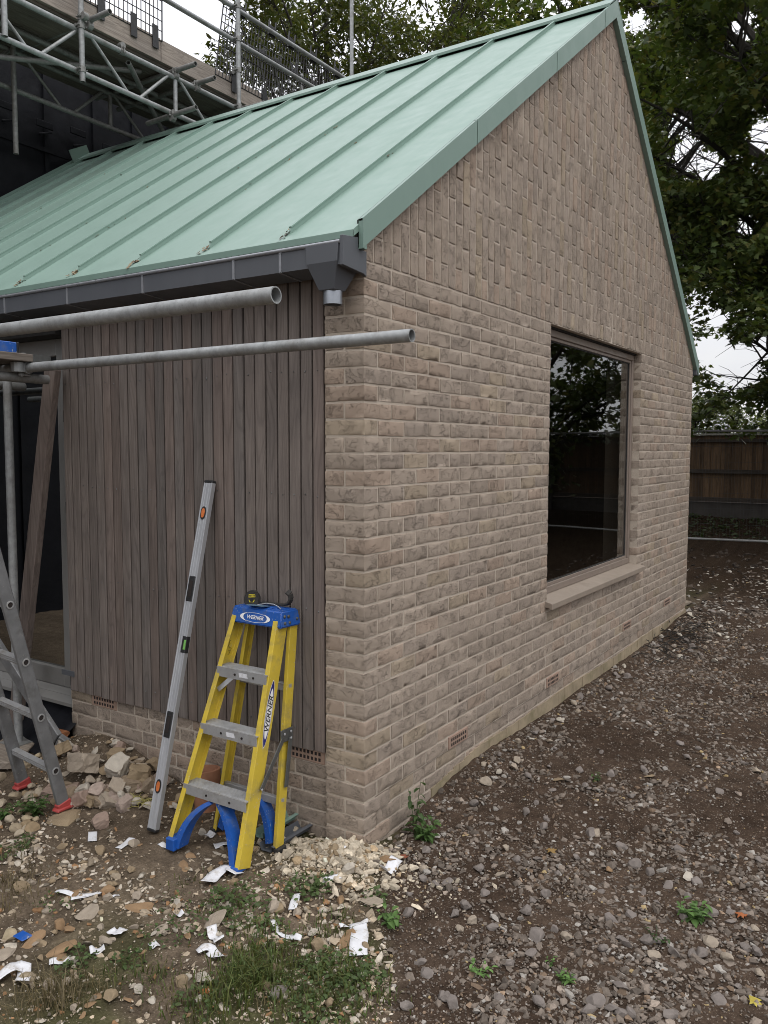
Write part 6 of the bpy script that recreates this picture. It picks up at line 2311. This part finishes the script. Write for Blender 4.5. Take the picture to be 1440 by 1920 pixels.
def plant(lab, u, v, stems, h, leaf, spread, col, nleaf=9, droop=0.2, grow=0.0):
    x, y = gpt(u, v)
    z = float(gz(x, y))
    t = thing('weed_plant', lab, 'plant', (x, y, z - 0.005))
    ms = MB()
    V_, F_, C_l = [], [], []
    for k in range(stems):
        a = 2 * math.pi * k / stems + rng.uniform(-0.4, 0.4)
        hh = h * rng.uniform(0.65, 1.1)
        top = np.array((x + math.cos(a) * spread, y + math.sin(a) * spread - grow, z + hh))
        mid = np.array((x + math.cos(a) * spread * 0.3, y + math.sin(a) * spread * 0.3, z + hh * 0.6))
        pts = [np.array((x, y, z - 0.005)) * (1 - q) ** 2 + 2 * mid * q * (1 - q) + top * q * q for q in np.linspace(0, 1, 6)]
        ms.path(pts, np.linspace(0.0030, 0.0012, 6) * (0.5 + h), 5)
        for i in range(nleaf):
            q = (i + 0.5) / nleaf
            p = pts[0] * (1 - q) ** 2 + 2 * mid * q * (1 - q) + top * q * q
            b = rng.uniform(0, 6.3)
            tt = np.array((math.cos(b), math.sin(b), rng.normal(0.25 - droop, 0.25)))
            tt /= np.linalg.norm(tt)
            s_ = np.cross((0.1, 0.05, 1.0), tt)
            s_ /= np.linalg.norm(s_)
            n_ = np.cross(tt, s_)
            L_ = leaf * rng.uniform(0.6, 1.2) * (1.15 - 0.5 * q)
            i0 = len(V_)
            for c in LEAF_T:
                V_.append(p + (tt * c[0] + s_ * c[1] * 0.8 + n_ * c[2] * 2) * L_)
            F_.append(tuple(range(i0, i0 + 6)))
            C_l.extend([col * rng.uniform(0.7, 1.35)] * 6)
    st_ = MB()
    st_.v, st_.f, st_.c, st_.b, st_.n = ms.v, ms.f, [np.tile(col * 0.8, (len(a_), 1)) for a_ in ms.v], ms.b, ms.n
    st_.build('stem', M['weed'], t, smooth=60)
    raw_mesh('leaves', np.array(V_), np.full(len(F_), 6), np.array(F_).ravel(), M['weed'], np.array(C_l), t)
    return t
GRN = np.array((0.070, 0.125, 0.035))
plant('tall drooping green weed growing against the gable wall near the corner', 778, 1566, 3, 0.24, 0.060, 0.035, GRN * 0.75, 9, 0.5)
plant('leafy green weed clump at the foot of the tall drooping weed', 800, 1574, 9, 0.09, 0.055, 0.05, GRN * 1.1, 6)
plant('green nettle like weed beside the aluminium ladder foot', 62, 1530, 12, 0.10, 0.045, 0.075, GRN * 1.0, 8)
plant('bright green weed clump at the left edge among the cobbles', 5, 1535, 7, 0.08, 0.040, 0.06, GRN * 1.1, 7)
plant('small fern on the gravel near the right edge', 1300, 1722, 7, 0.05, 0.055, 0.06, GRN * 1.25, 8)
plant('bright lime sprig low on the gravel near the bottom', 900, 1828, 6, 0.035, 0.032, 0.045, GRN * 1.7, 5)
plant('pair of lime sprouts right of the bright sprig on the gravel', 1062, 1842, 6, 0.035, 0.030, 0.035, GRN * 1.6, 5)
plant('single tiny lime seedling above the pair of sprouts', 1034, 1810, 3, 0.03, 0.022, 0.02, GRN * 1.7, 4)
plant('dull green sprig on the gravel beside the brick slab', 1118, 1464, 4, 0.05, 0.030, 0.035, GRN * 0.8, 5)
plant('pale green leafy weed at the gravel edge beside the orange shard', 728, 1732, 6, 0.05, 0.055, 0.045, GRN * 1.35, 4)
plant('dark wiry weed on the gravel below the small fern', 1232, 1770, 4, 0.06, 0.026, 0.05, GRN * 0.6, 5)
def fallen(lab, u, v, col):
    x, y = gpt(u, v)
    z = float(gz(x, y)) + 0.008
    n = 14
    vs = []
    for k in range(n):
        a = 2 * math.pi * k / n
        r = 0.026 * (1.0 if k % 2 == 0 else 0.55)
        vs.append((x + r * math.cos(a), y + r * math.sin(a), z + rng.uniform(0, 0.012)))
    o = raw_mesh('fallen_leaf', np.array(vs), np.array([n]), np.arange(n), M['deadleaf'], np.tile(col, (n, 1)))
    s_ = o.modifiers.new('solidify', 'SOLIDIFY')
    s_.thickness = 0.0006
    settle(o)
    tag(o, lab, 'leaf')
fallen('rusty fallen leaf on the stones beside the pier foot', 756, 1612, np.array((0.20, 0.06, 0.03)))
fallen('orange fallen leaf near the right edge of the gravel', 1390, 1722, np.array((0.32, 0.10, 0.03)))
fallen('brown orange fallen leaf right of the whitish stone in the grass', 385, 1864, np.array((0.34, 0.13, 0.04)))
fallen('yellow fallen leaf near the bottom right corner', 1414, 1884, np.array((0.42, 0.34, 0.06)))
fallen('yellow brown fallen leaf on the dusty gravel patch', 1034, 1600, np.array((0.24, 0.15, 0.05)))

# dark twiggy debris at the far corner of the gable
m_ = MB()
for k in range(80):
    x, y = 4.9 + rng.normal(0, 0.40), -0.20 + rng.normal(0, 0.10)
    z = float(gz(x, y))
    a = rng.uniform(0, 6.3)
    d = np.array((math.cos(a), math.sin(a), rng.normal(0, 0.35))) * rng.uniform(0.04, 0.11)
    p = np.array((x, y, z + rng.uniform(0.01, 0.05)))
    m_.path([p - d, p + np.array((0, 0, 0.02)), p + d], 0.004, 4, col=(1, 1, 1))
o = m_.build('twig_heap', M['bark'], smooth=0)
settle(o)
tag(o, 'dark heap of twigs and roots on the gravel at the far gable corner', 'twigs', kind='stuff')
for k in range(26):
    x, y = 5.0 + rng.normal(0, 0.55), -0.30 + rng.normal(0, 0.16)
    if y > -0.06:
        continue
    stone('corner_stone', 'pale broken stone among the twigs near the far gable corner', 'stone', ['pale', 'white', 'grey'][k % 3], x, y, rng.uniform(0.025, 0.06), group='rubble near the far gable corner', tilt=0.3)
# pale torn chips beyond the gable
n = 420
x, y = rng.uniform(5.6, 10.5, n), rng.normal(-0.9, 0.75, n) + 0.09 * (rng.uniform(0, 5, n))
size = rng.uniform(0.012, 0.04, n)
cc = np.array((0.42, 0.38, 0.33)) * rng.uniform(0.6, 1.1, (n, 1))
ok = ~in_house(x, y, 0.05)
o = scatter('pale_chips', np.stack([x, y], -1)[ok], size[ok], cc[ok], [t * np.array((1, 0.7, 0.35)) for t in TT], TF0, 0.3, 0.1, 'stone')
tag(o, 'pale chalk chips strewn over the dark ground beyond the gable', 'chips', kind='stuff')

n = 1500
x, y = rng.uniform(5.8, 13.0, n), rng.uniform(-2.4, 3.2, n)
ok = ~in_house(x, y, 0.05)
cc = np.array((0.060, 0.046, 0.036)) * rng.lognormal(0, 0.45, (n, 1))
o = scatter('soil_clods', np.stack([x, y], -1)[ok], rng.uniform(0.012, 0.055, n)[ok], cc[ok], TB, ICO1[1], 0.4, 0.35, 'stone')
tag(o, 'dark soil clods and stones on the ground beyond the gable', 'soil clods', kind='stuff')
# ------------------------------------------------------------------ fence beyond
fb = MB()
FX0, FY0 = 15.2, 16.0
fe = thing('board_fence', 'tall dark brown close board fence with concrete base beyond the gable', 'fence', (15.2, 0.0, -2.55))
yy = -16.0
while yy < 16:
    w = 0.125
    c = np.array((1, 1, 1)) * rng.uniform(0.7, 1.25)
    xo = 15.2 if int(round(yy / 0.1)) % 2 else 15.208
    fb.box((xo + rng.normal(0, 0.001), yy, -1.80), (xo + 0.012, yy + w, -0.52), col=c, bid=rng.random(3))
    yy += 0.1
fb.build('board_panel', M['fence'], fe, smooth=0)
for za, zb_, xx in ((-0.66, -0.60, 15.15), (-1.30, -1.22, 15.13), (-1.88, -1.80, 15.13)):
    r_ = MB()
    r_.box((xx, -16, za), (15.198, 16, zb_))
    r_.build('rail', M['rail'], fe, smooth=0)
r_ = MB()
r_.box((15.14, -16, -0.517), (15.26, 16, -0.480))
r_.build('capping', simple('pale_fence_capping', (0.30, 0.29, 0.24), 0.8), fe, smooth=0)
r_ = MB()
r_.box((15.19, -16, -2.75), (15.23, 16, -1.90))
r_.build('gravel_board', M['concrete'], fe, smooth=0)
for k in range(13):
    r_ = MB()
    ya = -15.6 + 2.6 * k + 0.15
    r_.box((15.08, ya, -2.75), (15.189, ya + 0.11, -0.53))
    r_.build('post', M['concrete'], fe, smooth=0)
# temporary mesh fence in front
hf = thing('mesh_fence', 'temporary wire mesh site fence with tube frame before the board fence', 'fence', (11.7, 0.3, -2.6))
def HF(y, z):
    return (11.9 - 0.18 * (y - 0.0), y, z)
for p in range(-3, 5):
    y0_ = -3.4 * 0 + p * 3.3 - 0.9
    m_ = MB()
    zb0, zt0 = -2.32, -0.50
    m_.tube(HF(y0_, zb0), HF(y0_ + 3.2, zb0), 0.020, 8)
    m_.tube(HF(y0_, zt0), HF(y0_ + 3.2, zt0), 0.020, 8)
    m_.tube(HF(y0_, zb0 - 0.25), HF(y0_, zt0), 0.020, 8)
    m_.tube(HF(y0_ + 3.2, zb0 - 0.25), HF(y0_ + 3.2, zt0), 0.020, 8)
    m_.build('frame', M['galv_dark'], hf)
    m_ = MB()
    for i in range(1, 64):
        m_.tube(HF(y0_ + 0.05 * i, zb0), HF(y0_ + 0.05 * i, zt0), 0.0014, 4, caps=False)
    for i in range(1, 7):
        z = zb0 + (zt0 - zb0) * i / 7
        m_.tube(HF(y0_, z), HF(y0_ + 3.2, z), 0.0017, 4, caps=False)
    m_.build('wire_mesh', M['wire'], hf, smooth=0)

# weeds on the bank at the foot of the board fence
V_, F_, C_l = [], [], []
for k in range(260):
    x, y = rng.uniform(12.6, 14.9), rng.uniform(-2.5, 4.5)
    weed_leaves(V_, F_, C_l, (x, y), 9, 0.22, 0.085, np.array((0.045, 0.062, 0.024)))
o = raw_mesh('bank_weeds', np.array(V_), np.full(len(F_), 6), np.array(F_).ravel(), M['weed'], np.array(C_l))
tag(o, 'dark weeds on the earth bank at the foot of the board fence', 'weeds', kind='stuff')

# ------------------------------------------------------------------ trees
MAPLE = np.array([(0.0, 0.0), (0.18, 0.10), (0.10, 0.46), (0.34, 0.30), (0.52, 0.52), (0.56, 0.26), (1.0, 0.0), (0.56, -0.26), (0.52, -0.52), (0.34, -0.30), (0.10, -0.46), (0.18, -0.10)])
OVATE = np.array([(0.0, 0.0), (0.45, 0.22), (1.0, 0.0), (0.45, -0.22)])
def make_leaves(P, size, shape, cols, droop=0.35, flat=0.55):
    n = len(P)
    a = rng.uniform(0, 2 * math.pi, n)
    t = np.stack([np.cos(a), np.sin(a), rng.normal(-droop, 0.35, n)], -1)
    t /= np.linalg.norm(t, axis=1)[:, None]
    up_ = np.stack([rng.normal(0, flat, n), rng.normal(0, flat, n), np.ones(n)], -1)
    s_ = np.cross(up_, t)
    s_ /= np.linalg.norm(s_, axis=1)[:, None]
    k = len(shape)
    sz = size * rng.uniform(0.6, 1.25, n)
    V = P[:, None, :] + sz[:, None, None] * (t[:, None, :] * shape[None, :, 0, None] + s_[:, None, :] * shape[None, :, 1, None])
    V[:, :, 2] -= (sz[:, None] * 0.18) * (shape[None, :, 0] ** 2)
    return V.reshape(-1, 3), np.full(n, k), np.arange(n * k), np.repeat(cols, k, axis=0)

def quad_path(p0, p1, p2, n):
    q = np.linspace(0, 1, n)[:, None]
    return p0 * (1 - q) ** 2 + 2 * p1 * q * (1 - q) + p2 * q * q

def tree(name, label, base, crown_c, crown_r, nlimb, nsub, ntwig, nleaf, leaf, shape, pal, seed, trunk_r=0.22, group=None, twig_len=0.55, sub_len=1.5, hollow=0.45, shoots=None, spread=0.16):
    global rng
    keep = rng
    rng = np.random.default_rng(seed)
    base = np.array(base, float)
    cc, cr_ = np.array(crown_c, float), np.array(crown_r, float)
    t = thing(name, label, 'tree', base, group)
    w = MB()
    top = np.array((cc[0] + rng.normal(0, 0.3), cc[1] + rng.normal(0, 0.3), cc[2] + cr_[2] * 0.55))
    tk = quad_path(base - np.array((0, 0, 0.2)), np.array((base[0] + rng.normal(0, 0.25), base[1] + rng.normal(0, 0.25), (base[2] + top[2]) / 2)), top, 12)
    tb_ = MB()
    rad = trunk_r * (np.linspace(1, 0.18, 12)) * np.concatenate([[1.35, 1.1], np.ones(10)])
    tb_.path(tk, rad, 9)
    tb_.build('trunk', M['bark'], t, smooth=60)
    LP_ = []
    zs = np.linspace(0.25, 1.0, nlimb)
    tgts = []
    for i in range(nlimb):
        a = i * 2.399 + rng.uniform(-0.4, 0.4)
        el_ = rng.uniform(-0.75, 0.95)
        rr = rng.uniform(0.70, 0.98)
        d = np.array((math.cos(a) * math.cos(el_), math.sin(a) * math.cos(el_), math.sin(el_)))
        tgts.append(cc + d * cr_ * rr)
    if shoots:
        tgts += [np.array(s_) for s_ in shoots]
    for tg in tgts:
        zf = np.clip((tg[2] - base[2]) / (top[2] - base[2]) * 0.72 + rng.uniform(-0.1, 0.05), 0.22, 0.97)
        i0 = int(zf * 11)
        s0 = tk[i0]
        mid = (s0 + tg) / 2 + np.array((0, 0, 0.18 * np.linalg.norm(tg - s0))) + rng.normal(0, 0.2, 3)
        L_ = quad_path(s0, mid, tg, 10)
        r0 = min(rad[i0] * 0.6, 0.020 * np.linalg.norm(tg - s0) ** 0.9 + 0.015)
        w.path(L_, np.linspace(r0, 0.012, 10), 6)
        for j in range(nsub):
            q = rng.uniform(0.28, 1.0)
            p = L_[min(9, int(q * 9.99))]
            d = rng.normal(0, 1, 3)
            d[2] = d[2] * 0.55 + 0.10
            d = d / np.linalg.norm(d) + (tg - s0) / np.linalg.norm(tg - s0) * 0.55
            d = d / np.linalg.norm(d) * sub_len * rng.uniform(0.5, 1.15)
            e = p + d
            md = (p + e) / 2 + np.array((0, 0, rng.uniform(-0.05, 0.2))) + rng.normal(0, 0.08, 3)
            S = quad_path(p, md, e, 6)
            w.path(S, np.linspace(0.016, 0.005, 6) * (0.7 + sub_len * 0.3), 4)
            for k in range(ntwig):
                qq = rng.uniform(0.2, 1.0)
                pp_ = S[min(5, int(qq * 5.99))]
                dd = rng.normal(0, 1, 3)
                dd[2] = dd[2] * 0.5 - 0.05
                dd = dd / np.linalg.norm(dd) + d / np.linalg.norm(d) * 0.5
                dd = dd / np.linalg.norm(dd) * twig_len * rng.uniform(0.5, 1.2)
                ee = pp_ + dd
                w.path(np.stack([pp_, (pp_ + ee) / 2 + np.array((0, 0, 0.03)), ee]), (0.006, 0.0045, 0.0025), 3)
                f = rng.uniform(0.1, 1.08, nleaf)[:, None]
                LP_.append(pp_ + dd * f + rng.normal(0, spread, (nleaf, 3)) * np.array((1, 1, 0.6)))
    w.build('branches', M['bark'], t, smooth=0, recalc=False)
    P = np.concatenate(LP_)
    for va, vb_, vr in VOIDS:
        ax_ = vb_ - va
        tt_ = np.clip(((P - va) @ ax_) / (ax_ @ ax_), 0, 1)
        dd_ = np.linalg.norm(P - (va + tt_[:, None] * ax_), axis=1)
        P = P[dd_ > vr * (0.75 + 0.5 * vnoise(P[:, 0] * 3 + P[:, 2], P[:, 1] * 3 + P[:, 2], 1.0, 5))]
    pal = np.array(pal)
    ci = rng.integers(0, len(pal), len(P))
    clump = 0.72 + 0.56 * vnoise(P[:, 0] + P[:, 2] * 0.7, P[:, 1] - P[:, 2] * 0.6, 1.2, seed)
    cols = pal[ci] * (clump * rng.uniform(0.75, 1.3, len(P)))[:, None]
    V, cn, ix, C4 = make_leaves(P, leaf, shape, cols)
    raw_mesh('crown', V, cn, ix, M['leaf'], C4, t)
    rng = keep
    return t
def ray_pt(u, v, t):
    return CAM + (np.array([(u - 720) / 1559.78, -(v - 960) / 1559.78, 1.0]) @ CR) * t
# openings between the limbs where the sky shows
VOIDS = [(ray_pt(u, v, 8), ray_pt(u, v, 28), r) for u, v, r in ((1290, 285, 0.40), (1330, 300, 0.30), (1330, 655, 0.36), (1385, 685, 0.42), (1430, 650, 0.25), (1345, 600, 0.2), (1425, 255, 0.28), (1390, 60, 0.3), (1195, 40, 0.25), (1240, 440, 0.25), (1400, 420, 0.2), (1270, 235, 0.3))]
MAP_PAL = [tuple(1.5 * c for c in q) for q in [(0.048, 0.066, 0.020), (0.060, 0.074, 0.022), (0.038, 0.056, 0.020), (0.072, 0.082, 0.026), (0.044, 0.062, 0.018), (0.085, 0.080, 0.025), (0.045, 0.060, 0.020), (0.052, 0.068, 0.022), (0.046, 0.064, 0.02), (0.062, 0.076, 0.024)]]
ASH_PAL = [(0.075, 0.090, 0.030), (0.090, 0.100, 0.034), (0.060, 0.075, 0.028), (0.110, 0.110, 0.038)]
SHR_PAL = [(0.17, 0.20, 0.085), (0.14, 0.175, 0.075), (0.20, 0.22, 0.10)]
tree('maple_tree', 'big dark maple hanging over the fence right of the gable', (13.0, -1.0, -2.55), (12.4, 0.7, 5.7), (4.4, 4.4, 4.3), 25, 11, 8, 40, 0.108, MAPLE, MAP_PAL, 11, 0.30,
     shoots=[(11.1, 0.4, 1.0), (11.3, 0.0, 0.25), (10.9, 0.9, 1.7), (10.7, 1.6, 3.2), (10.8, 2.1, 4.0)])
tree('maple_tree', 'second dark maple directly behind the gable apex', (19.5, 5.0, -2.5), (19.0, 5.2, 6.5), (4.8, 5.0, 6.2), 20, 10, 8, 16, 0.16, MAPLE, MAP_PAL, 12, 0.32)
tree('ash_tree', 'lighter ash tree behind the middle of the green ridge', (19.5, 11.2, -2.5), (19.2, 11.2, 9.2), (4.6, 4.2, 6.0), 22, 10, 8, 12, 0.16, OVATE * np.array((1, 1.25)), ASH_PAL, 13, 0.30, sub_len=1.7, spread=0.20)
tree('ash_tree', 'sparse ash tree at the left behind the scaffold mesh', (15.0, 11.8, -2.5), (14.7, 11.7, 7.4), (3.2, 3.2, 5.6), 22, 9, 8, 15, 0.16, OVATE * np.array((1, 1.25)), ASH_PAL, 14, 0.26, sub_len=1.6, spread=0.22)
tree('ash_tree', 'far ash tree between the sparse ash and the apex maple', (24.5, 10.5, -2.5), (24.2, 10.4, 9.0), (5.0, 4.5, 7.5), 18, 9, 7, 12, 0.20, OVATE * np.array((1, 1.3)), ASH_PAL, 15, 0.30, sub_len=1.9, spread=0.25)
for k, (p, h, lab) in enumerate([((19.5, 2.9, -2.4), 1.35, 'pale green bushy shrub beside the gable edge beyond the fence'), ((20.0, 1.7, -2.4), 1.05, 'pale green shrub in the middle beyond the fence'), ((20.5, 0.4, -2.4), 1.25, 'olive shrub under the maple beyond the fence')]):
    tree('shrub', lab, p, (p[0], p[1], -2.4 + h + 0.55), (1.1, 1.1, h), 14, 7, 5, 16, 0.085, OVATE * np.array((1, 1.3)), SHR_PAL, 30 + k, 0.05, 'shrubs beyond the board fence', 0.30, 0.5, spread=0.09)
# trees facing the gable, seen mirrored in its window
tree('maple_tree', 'maple standing off to the right facing the gable window', (13.8, -5.4, -2.5), (13.2, -4.6, 2.3), (3.3, 3.2, 3.7), 20, 10, 7, 12, 0.15, MAPLE, MAP_PAL, 21, 0.3)
tree('maple_tree', 'maple farther right facing the gable window', (17.5, -12.5, -2.5), (17.0, -12.0, 4.6), (5.0, 5.0, 5.2), 18, 9, 7, 12, 0.2, MAPLE, MAP_PAL, 22, 0.3)
